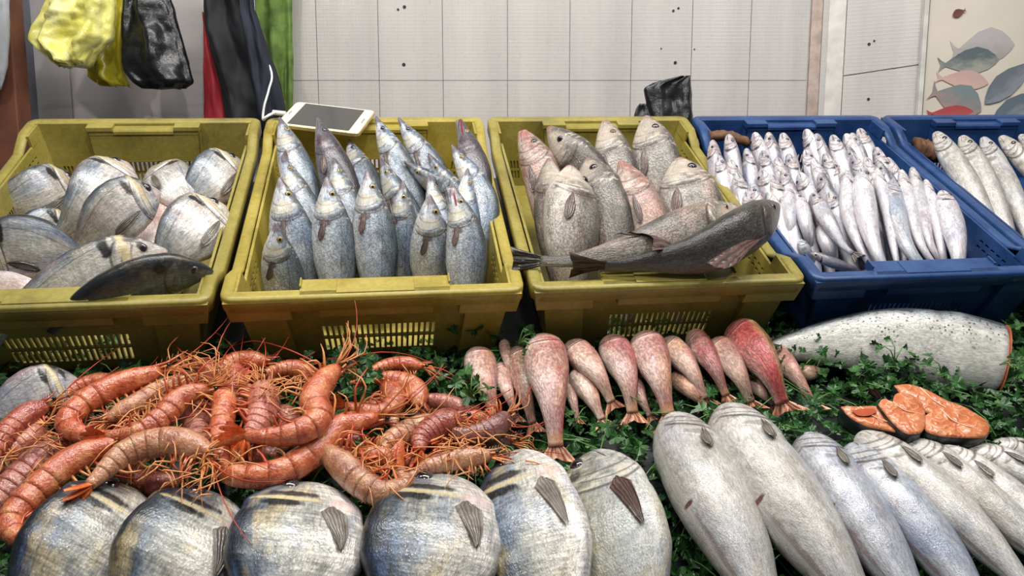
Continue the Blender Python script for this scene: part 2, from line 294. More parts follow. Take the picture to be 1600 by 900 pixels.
class Fish:
    def __init__(F, sp, pts, H, side=1, roll=0, ns=34, nt=22):
        F.sp = SP[sp]; F.H = H; F.side = side; F.ns = ns; F.nt = nt
        n = 81; F.S = np.linspace(0, 1, n); F.c, F.L = crom(pts, n)
        T = np.gradient(F.c, axis=0); T = -T/np.linalg.norm(T, axis=1)[:, None]           # towards the head
        N = CAM - F.c; N = N - T*(N*T).sum(1)[:, None]; N /= np.linalg.norm(N, axis=1)[:, None]
        D = side*np.cross(T, N); r = math.radians(roll)
        F.T, F.D, F.N = T, D*math.cos(r) - N*math.sin(r), N*math.cos(r) + D*math.sin(r)
    def ip(F, A, s):
        s = np.clip(s, 0, 1); sh = np.shape(s); s = np.ravel(s)
        return np.stack([np.interp(s, F.S, A[:, k]) for k in range(3)], -1).reshape(sh + (3,))
    def prof(F, k, s):
        xs = np.array(_S); ys = np.array(F.sp[k]); s = np.clip(s, 0, 1)
        a = np.interp(s, xs, ys); b = (np.interp(np.clip(s-.02, 0, 1), xs, ys) + np.interp(np.clip(s+.02, 0, 1), xs, ys) + a)/3
        return np.where(s < .05, np.interp(s, [0, .004, .012, .02, .05], [0, ys[1]*.45, ys[1]*.8, ys[1], np.interp(.05, xs, ys)]), b)
    def pt(F, s, q, off=0, back=False):
        """surface point: s along the fish, q 0 back .. 1 belly, on the flank that faces the camera (or the far one)"""
        s = np.asarray(s, float); q = np.asarray(q, float); ph = q*math.pi; sg = -1 if back else 1
        up = np.where(np.cos(ph) > 0, F.prof('top', s), F.prof('bot', s))*F.H*np.cos(ph)
        out = sg*F.prof('half', s)*F.H*np.abs(np.sin(ph))**F.sp.get('flat', .8)*np.sign(np.sin(ph)+1e-9)
        D, N = F.ip(F.D, s), F.ip(F.N, s)
        nx = np.cos(ph)*.8; nn = sg*np.sin(ph)*1.1
        return F.ip(F.c, s) + D*(up + off*nx)[..., None] + N*(out + off*nn)[..., None]
    def body(F, name, mat, root, gape=0):
        ns, nt = F.ns, F.nt
        s = np.r_[0.0005, .006, .014, np.linspace(.03, 1, ns-3)]; k = np.arange(nt)/nt*2; q = np.where(k <= 1, k, 2-k); bk = k > 1
        Sg, Qg = np.meshgrid(s, q, indexing='ij'); P = np.where(bk[None, :, None], F.pt(Sg, Qg, back=True), F.pt(Sg, Qg))
        # swelling of the gill cover, and a step behind it
        g = np.exp(-((Sg-.2)/.05)**2)*.03 - np.exp(-((Sg-.285)/.02)**2)*.02
        c = F.ip(F.c, Sg); P = c + (P-c)*(1+g)[..., None]
        if gape:
            low = (Qg > .55) & (Sg < .16); a = np.radians(gape)*(1-np.clip(Sg/.16, 0, 1)*.0)
            piv = F.pt(np.array(.16), np.array(.6))
            hv = -F.ip(F.D, Sg)*(np.sin(a)*np.clip(.16-Sg, 0, 1)*F.L)[..., None]
            P = np.where(low[..., None], P + hv, P)
        n = P.shape[0]*P.shape[1]; f = grid(P, True, F.side > 0); v = list(P.reshape(-1, 3)); v.append(F.c[0]); v.append(F.c[-1])
        for j in range(nt):
            a, b = j, (j+1) % nt; t = [n, a, b]; e = [n+1, (ns-1)*nt+b, (ns-1)*nt+a]
            f.append(t if F.side > 0 else t[::-1]); f.append(e if F.side > 0 else e[::-1])
        uv = np.concatenate([np.stack([Sg, Qg], -1).reshape(-1, 2), [[0, .5], [1, .5]]])
        sgn = np.where(bk, -1, 1)[None, :]
        mt = np.concatenate([np.stack([Sg*F.L, Qg*F.H*1.35*sgn + 0*Sg], -1).reshape(-1, 2), [[0, 0], [F.L, 0]]])
        return mesh(name, v, f, mat, root, uv, mt)
    def patch(F, name, mat, root, fn, na=10, nb=7):
        a, b = np.meshgrid(np.linspace(0, 1, na), np.linspace(-1, 1, nb), indexing='ij'); s, q, off = fn(a, b)
        P = F.pt(s, q, off); top = P; N = F.ip(F.N, s)
        uv = np.stack([s, q], -1); mt = np.stack([s*F.L, q*F.H*1.35], -1)
        if 'fin' in name: uv = np.stack([a, b*.5+.5], -1)
        return mesh(name, P.reshape(-1, 3), grid(P, False, F.side < 0), mat, root, uv, mt)
    def eye(F, root, mat, r=None, back=True):
        se, qe, re = F.sp['eye']; r = r or re*F.H*1.25
        for bk in ((False, True) if back else (False,)):
            p = F.pt(np.array(se), np.array(qe), 0, bk); c = F.ip(F.c, np.array(se)); z = nrm(F.ip(F.N, np.array(se))*(-1 if bk else 1)*1.6 + F.ip(F.D, np.array(se))*.35)
            x = nrm(F.ip(F.T, np.array(se)) - z*F.ip(F.T, np.array(se)).dot(z)); y = np.cross(z, x)
            o = bpy.data.objects.new('eye', eye_mesh(mat)); C.objects.link(o); o.parent = root
            p = p - V3(*WLOC[root.name]) - z*r*.18
            M = Matrix([[x[i]*r, y[i]*r, z[i]*r, p[i]] for i in range(3)] + [[0, 0, 0, 1]]); o.matrix_local = M
    def tail(F, root, mat, spread=1.0, length=.2, fork=.35, twist=0):
        na, nb = 7, 11; a, b = np.meshgrid(np.linspace(0, 1, na), np.linspace(-1, 1, nb), indexing='ij')
        h = F.prof('top', np.array(.97))*F.H*.9; T, D, N = -F.T[-1], F.D[-1], F.N[-1]; t = math.radians(twist)
        D, N = D*math.cos(t)+N*math.sin(t), N*math.cos(t)-D*math.sin(t)
        l = length*F.L*(1-fork*(1-np.abs(b)**1.3)); w = h*(.9 + a*spread*2.4*(F.H/.06)**.0)
        P = F.c[-1] + T*(-.01*F.L + a*l)[..., None] + D*(b*w)[..., None] + N*(.004*np.sin(b*9+a*2)*a)[..., None]
        mesh('tail_fin', P.reshape(-1, 3), grid(P), mat, root, np.stack([a, b*.5+.5], -1))
    def dorsal(F, root, mat, s0=.3, s1=.85, h=.13, name='dorsal_fin', q=0.0, lean=.3, spiky=.25):
        na, nb = 25, 4; a, b = np.meshgrid(np.linspace(0, 1, na), np.linspace(0, 1, nb), indexing='ij'); s = s0+(s1-s0)*a
        base = F.pt(s, np.full_like(s, q), -.001); up = F.ip(F.D, s)*(1 if q < .5 else -1)
        hh = h*F.H*(np.sin(np.clip(a*1.05+.08, 0, 1)*math.pi)**.6)*(1+spiky*np.sin(a*math.pi*24))
        P = base + (up*.95 - F.ip(F.T, s)*lean + F.ip(F.N, s)*.25)*(hh*b)[..., None]
        mesh(name, P.reshape(-1, 3), grid(P), mat, root, np.stack([b, a], -1))
    def gillcover(F, root, mat):
        def fn(a, b):
            q = .52 + b*.34; G = F.sp.get('gill', .272); e = G - (q-.55)**2*.5; s = G*.5 + (e-G*.5)*a; off = .0004 + F.H*.014*np.sin(np.clip(a, 0, .97)*math.pi*.62)*(1-np.abs(b)**4)
            return s, q, np.where(a > .98, -.001, off)
        F.patch('gill_cover', mat, root, fn, 9, 9)
    def pectoral(F, root, mat, lift=.004, dq=.06):
        if not F.sp['pec']: return
        s0, q0, ln, wd = F.sp['pec']
        def fn(a, b):
            w = wd*.5*(np.sin(np.clip(a*.93+.07, 0, 1)*math.pi)**.55)*(.55+.5*a) if F.sp is not SP['broadbream'] else wd*.5*np.minimum(1, (a*9+.25))**.6*(1-a*.93)**.8; return s0+ln*a - .02*(1-np.abs(b)), q0+dq*a+b*w, .0008+lift*a + .001*np.sin(b*8)
        F.patch('pectoral_fin', mat, root, fn, 9, 7)
_em = {}
def eye_mesh(mat):
    if mat.name not in _em:
        v = [(0, 0, .55)]; f = []; R = [(.3, .52), (.6, .42), (.85, .26), (1, 0), (.9, -.3)]; n = 14
        for r, z in R: v += [(r*math.cos(k*2*math.pi/n), r*math.sin(k*2*math.pi/n), z) for k in range(n)]
        for k in range(n): f.append([0, 1+k, 1+(k+1) % n])
        for i in range(len(R)-1):
            for k in range(n): a = 1+i*n; f.append([a+k, a+n+k, a+n+(k+1) % n, a+(k+1) % n])
        me = bpy.data.meshes.new('eye'); me.from_pydata(v, [], f); me.materials.append(mat); me.polygons.foreach_set('use_smooth', [True]*len(f)); _em[mat.name] = me
    return _em[mat.name]
def make_fish(name, label, cat, group, sp, mat, pts, wpx=None, H=None, side=1, roll=0, ns=34, nt=22, eye='silver', pec='grey', gill=True, tail=None,
              dorsal=None, gape=0, extra=None, tail_kw={}):
    """pts: world points snout -> end of the body"""
    pts = [V3(*p) for p in pts]; mid = crom(pts, 5)[0][2 if wpx else 0]
    if H is None: H = wpx*depth(pts[0]*.6+pts[-1]*.4)/FPX
    F = Fish(sp, pts, H, side, roll, ns, nt); base = F.c[40] - F.N[40]*F.H*.2
    root = thing(name, base, label, cat, group); rv = random.random()
    m = MT[mat]; F.body('body', m, root, gape)
    if eye: F.eye(root, EYE[eye])
    if gill: F.gillcover(root, m)
    if pec: F.pectoral(root, FIN[pec])
    if tail: F.tail(root, FIN[tail], **tail_kw)
    if dorsal: F.dorsal(root, FIN[dorsal])
    if extra: extra(F, root)
    for c in root.children: c['rnd'] = rv
    return root, F
def line(sn, p2, w0, w1, L, wm=None):
    """straight-ish spine from a snout seen at sn towards p2, length L, sinking from height w0 to w1 above the slope"""
    A = loc(at(*sn, w0)); B = loc(at(*p2, wm if wm is not None else w0 - (w0-w1)*.35)); d = (B-A)[:2]; d /= np.linalg.norm(d)
    h = math.sqrt(max(L*L-(w0-w1)**2, .01)); E = A[:2] + d*h
    M = A[:2] + d*h*.5
    def cl(u, v, w): return L2W(u, max(v, .055), w)
    return [L2W(*A), cl(M[0], M[1], w0+(w1-w0)*.42), cl(E[0], E[1], w1)]
ORD = ['first', 'second', 'third', 'fourth', 'fifth', 'sixth', 'seventh', 'eighth', 'ninth', 'tenth', 'eleventh', 'twelfth', 'thirteenth', 'fourteenth', 'fifteenth', 'sixteenth', 'seventeenth', 'eighteenth', 'nineteenth', 'twentieth']
def nth(i, n): return 'leftmost' if i == 0 else 'rightmost' if i == n-1 else ORD[i] + ' from the left'
exec_order = []
# ------------------------------------------------------------ room and counter
def wall_mat():
    m = Mat('white_textured_wall_panel', .38, 0, .05); x, y, z = m.split(m.geo()); n = m.noise(m.geo(), 3, 4)
    gx = (x*(2*math.pi/.0085)).sin(); gz = (z*(2*math.pi/.0085)).sin(); band = ((x+.3)*(2*math.pi/.148)).sin()
    st = m.noise(m.vec(x*30.0, y*30.0, z*3.0), 1, 4)
    col = m.ramp(n, [(0, 'b5b0ae'), (.5, 'c4c0bd'), (1, 'ccc8c5')]); col = m.scale(col, band.sm(-1, 1, .965, 1.03)*st.sm(.3, .8, 1.02, .93))
    m.set('Base Color', col); m.set('Roughness', m.noise(m.geo(), 90, 2).sm(.3, .7, .26, .5)); m.bump(gx.sm(.3, .9)+gz.sm(.3, .9) + m.noise(m.geo(), 40, 2)*1.5, .16, .0008); return m.m
WALL = wall_mat(); JOINT = plain('grey_wall_joint', 'bdb8b4', .8); WHITE = plain('white_trim_plastic', 'd6d3cc', .4); RUST = plain('rust_stained_trim', 'b9a79b', .6, var=.2, scale=40)
WB = Mat('scuffed_white_board', .6); _g = WB.geo(); _x, _y, _z = WB.split(_g)
WB.set('Base Color', WB.mix(WB.noise(WB.vec(_x*6.0, _y*6.0, _z*60.0), 1, 4).sm(.58, .75, 0, .45), WB.ramp(WB.noise(_g, 5, 3), [(0, 'bdb8b9'), (1, 'd6d2d3')]), '938e8b')); WBM = WB.m
CREAM = plain('cream_poster_board', 'd8cfc0', .5, var=.06, scale=6)
YW = 1.98
def wall_piece(name, x0, x1, z0, z1, pA, dirx, mat, parent=None, t=.012, proud=0, gap=.0, **k):
    """slab on a vertical wall: pA a point of the wall, dirx its horizontal direction"""
    d = nrm(V3(dirx[0], dirx[1], 0)); n = V3(d[1], -d[0], 0)
    f = lambda a, b, c: V3(pA[0], pA[1], 0) + d*a + n*(c+proud) + V3(0, 0, b)
    return MB().box(f, x0+gap, x1-gap, z0+gap, z1-gap, -t, 0).build(name, mat, parent, **k)
zt = 2.9
zs = onY(870, 126, YW)[2]                     # height of the horizontal joint
XL, XK = onY(330, 100, YW)[0], onY(1294, 100, YW)[0]
wall = wall_piece('wall_back', XL, XK, 0, zt, (0, YW), (1, 0), JOINT, proud=-.006); props(wall, kind='structure')
WLOC[wall.name] = tuple(wall.location)
xs = [onY(x, 100, YW)[0] for x in (398, 496, 592, 692, 793, 890, 986, 1080, 1171, 1262)]
xs = [xs[0]-.15] + xs
for a, b in zip(xs[:-1], xs[1:]):
    for z0, z1 in ((.0, zs), (zs, zt)): wall_piece('panel', a, b, z0, z1, (0, YW), (1, 0), WALL, wall, gap=.0006, bevel=.0005)
wall_piece('edge_strip', xs[-1]+.004, xs[-1]+.030, 0, zt, (0, YW), (1, 0), RUST, wall, bevel=.001)
wall_piece('edge_strip', xs[-1]+.031, XK, 0, zt, (0, YW), (1, 0), WALL, wall)
# angled stretch of wall on the right
KP = onY(1294, 100, YW); ang = math.radians(-28); RD = (math.cos(ang), math.sin(ang)); rn = V3(RD[1], -RD[0], 0)
def on_r(x, y):
    r = ray(x, y); p0 = V3(KP[0], KP[1], 0); n = V3(math.sin(ang), -math.cos(ang), 0); return CAM + r*((p0-CAM).dot(n)/r.dot(n))
lr = lambda x: (on_r(x, 100)-V3(KP[0], KP[1], 0)).dot(V3(RD[0], RD[1], 0))
wr = wall_piece('wall_right', -.005, lr(1438), 0, zt, KP, RD, JOINT, proud=-.006); props(wr, kind='structure'); WLOC[wr.name] = tuple(wr.location)
za, zb = on_r(1300, 122)[2], on_r(1436, 101)[2]
wall_piece('corner_trim', -.004, lr(1318), 0, zt, KP, RD, WHITE, wr, proud=.004, bevel=.001)
def slanted(nm, a0, a1, top):
    d = V3(RD[0], RD[1], 0); n = V3(RD[1], -RD[0], 0); L = lr(1436)
    zz = lambda a: za + (zb-za)*a/L
    f = lambda a, b, c: V3(KP[0], KP[1], 0) + d*a + n*c + V3(0, 0, (zz(a)+.0012 if b == 0 else zt) if top else (0 if b == 0 else zz(a)-.0012))
    return MB().box(f, a0, a1, 0, 1, -.012, 0).build(nm, WALL, wr)
for tp in (0, 1): slanted('panel', lr(1319), lr(1436), tp)
PE = on_r(1438, 100); YP = PE[1] - .01
pb = wall_piece('wall_poster', PE[0], 2.0, 0, zt, (0, YP), (1, 0), CREAM); props(pb, kind='structure'); WLOC[pb.name] = tuple(pb.location)
wall_piece('edge_trim', PE[0]-.006, PE[0]+.004, 0, zt, (0, YP), (1, 0), WHITE, pb, proud=.006, bevel=.001)
wall_piece('painted_edge_shadow', PE[0]+.004, PE[0]+.0075, 0, zt, (0, YP), (1, 0), plain('painted_gap_shade', '6d645a', .8), pb, proud=.001)  # solid strip coloured dark to stand for the shadow along the trim
# printed fish on the poster board
PF = []
def print_fish(cx, cy, L, H, rot, c1, c2, flip=1):
    m = Mat('printed_fish', .5); a, b = m.uv('UVMap'); n = m.noise(m.vec(a*3.0, b*3.0, cx*.1), 2, 4)
    m.set('Base Color', m.mix((b+(n-.5)*.8).sm(.2, .8), c1, c2))
    p0 = onY(cx, cy, YP-.0015-.0004*len(PF)); PF.append(1); s = YP/ray(cx, cy)[1]/FPX*1.0; s = depth(p0)/FPX; v = []; uv = []
    prof = [(0, .02), (.06, .35), (.18, .75), (.35, 1), (.55, .85), (.75, .42), (.87, .14), (.93, .3), (1, .6)]
    pts = [(t, h) for t, h in prof] + [(1-.05, 0)] + [(t, -h*.75) for t, h in prof[::-1]]
    cr, sr = math.cos(rot), math.sin(rot)
    for t, h in pts:
        x, y = (t-.5)*L*flip, h*H*.5; v.append(p0 + V3((x*cr-y*sr)*s, 0, (x*sr+y*cr)*s)); uv.append((t, h*.5+.5))
    mesh('printed_fish', v, [list(range(len(v)))], m.m, pb, uv, smooth=False)
print_fish(1535, 76, 100, 62, .12, 'a9a29c', 'b9b5b4', -1); print_fish(1513, 98, 96, 46, .10, 'a3a39a', '5f6c70', -1)
print_fish(1503, 126, 84, 34, -.10, 'd6b3a6', 'c9aaa2', -1); print_fish(1493, 158, 88, 60, -.35, 'b08d86', '7e8b8c', -1)
print_fish(1484, 176, 74, 22, .05, 'b85a58', 'b04a4e', -1); print_fish(1583, 125, 110, 44, .72, '8d9298', '6d767e', 1); print_fish(1600, 168, 118, 50, .55, '8f9698', '66737d', 1)
print_fish(1499, 20, 22, 14, .4, '7c4c48', '6c4040', 1)
wl = wall_piece('wall_left', -1.75, XL+.05, 0, zt, (0, YW-.015), (1, 0), JOINT, proud=-.006); props(wl, kind='structure'); WLOC[wl.name] = tuple(wl.location)
xl = [-1.7, onY(117, 150, YW)[0], onY(330, 150, YW)[0]]
for a, b in zip(xl[:-1], xl[1:]): wall_piece('board', a, b, 0, zt, (0, YW-.015), (1, 0), WBM, wl, gap=.002, bevel=.002)
HOLE = plain('black_fastener_head', '121110', .5)
def studs(fn, n, *pts):
    for x, y, r in pts:
        p = fn(x, y); t = V3(n[0], n[1], 0); b = MB(); b.tube([p+t*.0012, p-t*.004], r, 10)
        o = b.build('fastener_head', HOLE, wall if fn is not on_r else wr)
fy = lambda x, y: onY(x, y, YW)
studs(fy, (0, -1), (632, 11, .0042), (622, 15, .003), (631, 101, .0042), (1052, 17, .003), (1060, 13, .0028), (1055, 98, .0038), (1033, 76, .0018), (1085, 77, .0018))
studs(on_r, (rn[0], rn[1]), (1358, 69, .0036), (1366, 64, .0024), (1357, 155, .0034))
fl = MB().box(lambda a, b, c: V3(a, b, c), -3, 3, -2.5, 2.4, -.05, 0).build('floor', plain('grey_wet_concrete', '5d5a56', .45, scale=4, bump=.3)); props(fl, kind='structure')
def board_left():
    m = plain('brown_wood_board', '6b4230', .5, var=.25, scale=14)
    p0, p1 = onY(-60, 100, 1.7), onY(21, 100, 1.7)
    b = MB().box(lambda a, b, c: V3(a + (.006*(c-1.5)), b, c), p0[0], p1[0], 1.7, 1.75, .0, 2.3)
    o = b.build('wooden_board', m, bevel=.003); props(o, 'brown wooden board upright at the left edge of the stall', 'board')
    m2 = plain('blue_grey_painted_shadow', '6f7280', .6); q0, q1 = onY(20, 100, 1.9), onY(47, 100, 1.9)  # shadow beside the brown board, built as a blue grey panel
    o = MB().box(lambda a, b, c: V3(a, b, c), q0[0], q1[0], 1.88, 1.92, 0, 2.3).build('painted_shadow_panel', m2, bevel=.003); props(o, 'narrow blue grey painted shadow panel behind the brown board', 'board')
board_left()
SL = lambda a, b, c: L2W(a, b, c)
STEEL = plain('dark_wet_counter', '23282a', .3, var=.3, scale=20, coat=.3)
ct = thing('display_counter', L2W(.35, 0, -.04), 'dark sloping fish counter that carries crates and parsley bed', 'counter')
MB().box(SL, -1.0, 1.46, -.52, .575, -.03, 0).build('sloping_top', STEEL, ct, bevel=.002)
MB().box(SL, -1.0, 1.46, -.535, -.52, -.06, .012).build('front_lip', plain('steel_lip', '8f9294', .3, .8), ct, bevel=.002)
cm = plain('white_counter_front', 'b8b6b0', .5)
def down(u0, u1, v0, v1):
    b = MB(); t = [L2W(u, v, -.03) for u in (u0, u1) for v in (v0, v1)]; g = [V3(p[0], p[1], 0) for p in t]; v = t+g
    b.add(v, [[0,1,3,2],[4,6,7,5],[0,4,5,1],[2,3,7,6],[0,2,6,4],[1,5,7,3]]); return b
down(-1.0, 1.46, -.53, -.50).build('front_panel', cm, ct); down(-1.0, -.97, -.5, .56).build('side_panel', cm, ct); down(1.43, 1.46, -.5, .56).build('side_panel', cm, ct); down(-1, 1.46, .545, .575).build('back_panel', cm, ct)
# ------------------------------------------------------------ crates
def plastic(name, c1, c2, c3):
    m = Mat(name, .42, 0, .1); g = m.geo(); n = m.noise(g, 14, 5, .65); f = m.noise(g, 160, 3)
    col = m.ramp(n, [(.25, c1), (.5, c2), (.75, c3)]); m.set('Base Color', m.scale(col, f.sm(.3, .7, .9, 1.08)))
    m.set('Roughness', n.sm(.3, .7, .35, .55)); m.bump(f, .15, .001); return m.m
YEL = plastic('olive_yellow_crate_plastic', '77703a', '96893f', 'a69a50'); YEL2 = plastic('golden_yellow_crate_plastic', '8f8032', 'a89640', 'b2a44f'); BLU = plastic('blue_crate_plastic', '1a3362', '23467a', '31568a')
CW, CL, HH = .398, .566, RIM
SIDE_DIP = .02
def crate(k, mat, label, cat_group=None, slots_bright=False):
    u0 = -.604 + .4075*k; v0 = 0.0
    root = thing('fish_crate', L2W(u0+CW/2, CL/2, 0), label, 'crate', cat_group)
    T = .004; ovh = .016
    ins = lambda h: ovh + .020*(1-h/HH)
    hs = HH - SIDE_DIP
    # base
    b = MB(); b.box(lambda a, c, h: L2W(u0+a, v0+c, h), ins(0), CW-ins(0), ins(0), CL-ins(0), .002, .007)
    b.build('base', mat, root)
    fr = lambda a, h, t: L2W(u0 + ins(h) + a*(CW-2*ins(h)), v0 + ins(h) + t, h)
    bk = lambda a, h, t: L2W(u0 + ins(h) + a*(CW-2*ins(h)), v0 + CL - ins(h) - t, h)
    lf = lambda a, h, t: L2W(u0 + ins(h) + t, v0 + ins(h) + a*(CL-2*ins(h)), h)
    rt = lambda a, h, t: L2W(u0 + CW - ins(h) - t, v0 + ins(h) + a*(CL-2*ins(h)), h)
    def slotted(name, m, Hm, regions):
        """regions: (a0, a1, rows, cols) with rows of (h0, h1); solid elsewhere"""
        b = MB(); a = 0
        for a0, a1, rows, cols in regions:
            b.box(m, a, a0, .004, Hm, 0, T); h = .004
            for h0, h1 in rows:
                b.box(m, a0, a1, h, h0, 0, T); w = (a1-a0)/cols
                for c in range(cols): b.box(m, a0+c*w, a0+(c+.42)*w, h0, h1, 0, T)
                h = h1
            b.box(m, a0, a1, h, Hm, 0, T); a = a1
        b.box(m, a, 1, .004, Hm, 0, T); return b.build(name, mat, root)
    rows = [(.022, .038), (.042, .058)]
    for m, nm in ((fr, 'end_wall'), (bk, 'end_wall')):
        slotted(nm, m, HH, [(.045, .10, rows, 3), (.27, .73, [(.02, .042), (.046, .068)], 20), (.90, .955, rows, 3)])
        # inner box behind the hand hold, ledge just under the rim
        g = MB(); D = .022
        g.box(m, .24, .76, HH-.016, HH-.004, T, D); g.box(m, .24, .76, .075, HH-.012, D-T, D); g.box(m, .24, .25, .07, HH-.008, T, D); g.box(m, .75, .76, .07, HH-.008, T, D)
        g.box(m, .24, .76, .072, .076, T, D)
        if m is bk: g.box(m, .24, .36, HH-.006, HH+.002, .004, D+.003); g.box(m, .64, .76, HH-.006, HH+.002, .004, D+.003); g.box(m, .36, .64, HH-.012, HH-.005, .004, D+.003)
        else: g.box(m, .23, .77, HH-.010, HH+.0015, -.010, D+.004); g.box(m, .36, .64, HH-.004, HH+.003, -.008, D); g.box(m, .23, .236, HH, HH+.006, .006, D+.004); g.box(m, .764, .77, HH, HH+.006, .006, D+.004)
        g.build('hand_hold', mat, root, bevel=.0012)
        # three aprons hanging below the rim outside
        for nm2, a0, a1, dp in (('corner_apron', -.035, .19, .038), ('grip_apron', .29, .71, .034), ('corner_apron', .81, 1.035, .038)):
            g = MB(); g.box(m, a0, a1, HH-dp, HH-.004, -.017, -.0135); g.box(m, a0, a0+.008, HH-dp, HH-.004, -.0135, 0); g.box(m, a1-.008, a1, HH-dp, HH-.004, -.0135, 0)
            g.box(m, a0, a1, HH-dp, HH-dp+.003, -.016, 0); g.build(nm2, mat, root, bevel=.0008)
        for a0, a1 in ((.0, .16), (.84, 1.0)):
            g = MB(); g.box(m, a0, a1, .0, HH-.03, -.009, 0); g.build('corner_foot', mat, root, bevel=.0015)
    for m in (lf, rt):
        slotted('side_wall', m, hs, [(.10, .24, [(.086, .090), (.096, .100)], 5), (.32, .68, [(.022, .05), (.056, .078)], 26), (.76, .90, [(.086, .090), (.096, .100)], 5)])
    # rim: one swept flange, higher over both ends
    def hgt(v):
        s = lambda x: x*x*(3-2*x); c = lambda x: min(max(x, 0), 1)
        return HH - SIDE_DIP*min(s(c((v-.055)/.05)), s(c((CL-.055-v)/.05)))
    per = []; R = .018
    def add(u, v, nu, nv): per.append((u, v, nu, nv))
    for cx, cy, a0 in ((CW-R, R, -90), (CW-R, CL-R, 0), (R, CL-R, 90), (R, R, 180)):
        for i in range(5):
            a = math.radians(a0+i*22.5); add(cx+R*math.cos(a), cy+R*math.sin(a), math.cos(a), math.sin(a))
        n = {-90: 26, 0: 2, 90: 26, 180: 2}[a0]; nxt = {-90: (CW, CL-R), 0: (R, CL), 90: (0, R), 180: (CW-R, 0)}[a0]; p = per[-1]
        for i in range(1, n): t = i/n; add(p[0]+(nxt[0]-p[0])*t, p[1]+(nxt[1]-p[1])*t, p[2], p[3])
    prof = [(-ovh-.001, -.001), (-ovh+.001, .0015), (-.002, .0015), (0, -.001), (0, -.020), (-.003, -.020), (-.003, -.004), (-ovh-.001, -.004)]
    P = np.array([[L2W(u0+u+nu*o, v0+v+nv*o, hgt(v)+z) for o, z in prof] for (u, v, nu, nv) in per])
    P = np.concatenate([P, P[:1]]); mesh('rim', P.reshape(-1, 3), grid(P, True, True), mat, root)
    # filler wall between the dipped side rim and the side wall top at the high ends
    for m in (lf, rt):
        for a0, a1 in ((0, .10), (.90, 1.0)): MB().box(m, a0, a1, hs-.002, HH-.001, 0, T).build('corner_wall', mat, root)
    return root
crate(0, YEL, 'olive yellow plastic crate of sea bream at left edge', 'yellow fish crates')
crate(1, YEL2, 'golden yellow crate of sea bass with the phone on its back rim', 'yellow fish crates')
crate(2, YEL, 'yellow crate with big croakers, between the bass crate and the blue crate', 'yellow fish crates')
crate(3, BLU, 'blue plastic crate filled with many small silver whiting', 'blue fish crates')
crate(4, BLU, 'blue crate at the right edge with larger whiting, partly out of frame', 'blue fish crates')
# ------------------------------------------------------------ parsley
LEAFM = Mat('parsley_leaf', .42, 0, .15); _n = LEAFM.noise(LEAFM.geo(), 45, 3); _f = LEAFM.noise(LEAFM.geo(), 400, 2)
LEAFM.set('Base Color', LEAFM.scale(LEAFM.ramp(_n, [(.25, '17341a'), (.5, '2b5a26'), (.75, '4a7a35')]), _f.sm(.3, .7, .8, 1.15))); LEAFM.bump(_f, .4, .001); LEAFM = LEAFM.m
STEMM = plain('parsley_stem', '5f8a45', .45)
_lo = [(0, 0), (.16, .10), (.10, .24), (.34, .22), (.46, .34), (.36, .44), (.50, .54), (.32, .58), (.30, .72), (.18, .70), (.14, .88), (.0, 1.0)]
LO = np.array([(x, y) for x, y in _lo] + [(-x, y) for x, y in _lo[-2:0:-1]])
def leaves(n, pos, size, up, rs):
    """n serrated leaves as one vertex array + faces"""
    k = len(LO); Vt = np.zeros((n, k+1, 3)); th = rs.uniform(0, 2*np.pi, n); tilt = rs.normal(0, .55, (n, 2)); sz = size*rs.uniform(.6, 1.3, n)
    for i in range(n):
        w = nrm(W + U*tilt[i, 0] + V*tilt[i, 1] - V*up); a = nrm(np.cross(w, U*math.cos(th[i]) + V*math.sin(th[i]))); b = np.cross(w, a)
        xy = LO*sz[i]; z = np.abs(xy[:, 0])*.45 - (xy[:, 1]/sz[i])**2*.25*sz[i] + rs.normal(0, .05*sz[i], k)
        Vt[i, :k] = pos[i] + xy[:, :1]*a + xy[:, 1:]*b + z[:, None]*w; Vt[i, k] = pos[i] + b*.45*sz[i] - w*.05*sz[i]
    f = []
    for i in range(n):
        o = i*(k+1); f += [[o+j, o+(j+1) % k, o+k] for j in range(k)]
    return Vt.reshape(-1, 3), f
def bed():
    n = 7600; pos = []
    while len(pos) < n:
        u, v = rng.uniform(-.85, 1.5), rng.uniform(-.5, .09)
        if v > .0 and rng.random() < .55: continue
        c = noise.noise(Vector((u*9, v*9, 3)))*.5+.5; top = .012 + .036*c + (.03*math.exp(-((v+.045)/.04)**2))*(noise.noise(Vector((u*5, 1, 7)))*.5+.6)
        if u > .45 and -.3 < v < -.02: top += .018
        if v > .012: top = min(top, .012)
        pos.append(L2W(u, v, rng.uniform(.003, top)))
    v, f = leaves(n, np.array(pos), .021, .25, rng); mesh('parsley_bed', v, f, LEAFM, smooth=False, origin=L2W(.3, -.2, 0))
    o = C.objects['parsley_bed']; props(o, 'bed of dark green parsley leaves spread under the fish', 'parsley', kind='stuff')
    b = MB()
    for i in range(900):
        u, v = rng.uniform(-.85, 1.5), rng.uniform(-.48, .0); h = rng.uniform(.012, .05); a = rng.uniform(0, 6.28); l = rng.uniform(.03, .09)
        p = [L2W(u + math.cos(a)*l*t, min(v + math.sin(a)*l*t, .008), h*(1-.6*t) + .014*math.sin(t*3)) for t in (0, .35, .7, 1)]; b.tube(p, .0009, 4, .0006)
    o = b.build('parsley_stems', STEMM, smooth=True); props(o, 'loose green parsley stems tangled in the leaf bed', 'parsley', kind='stuff')
bed()
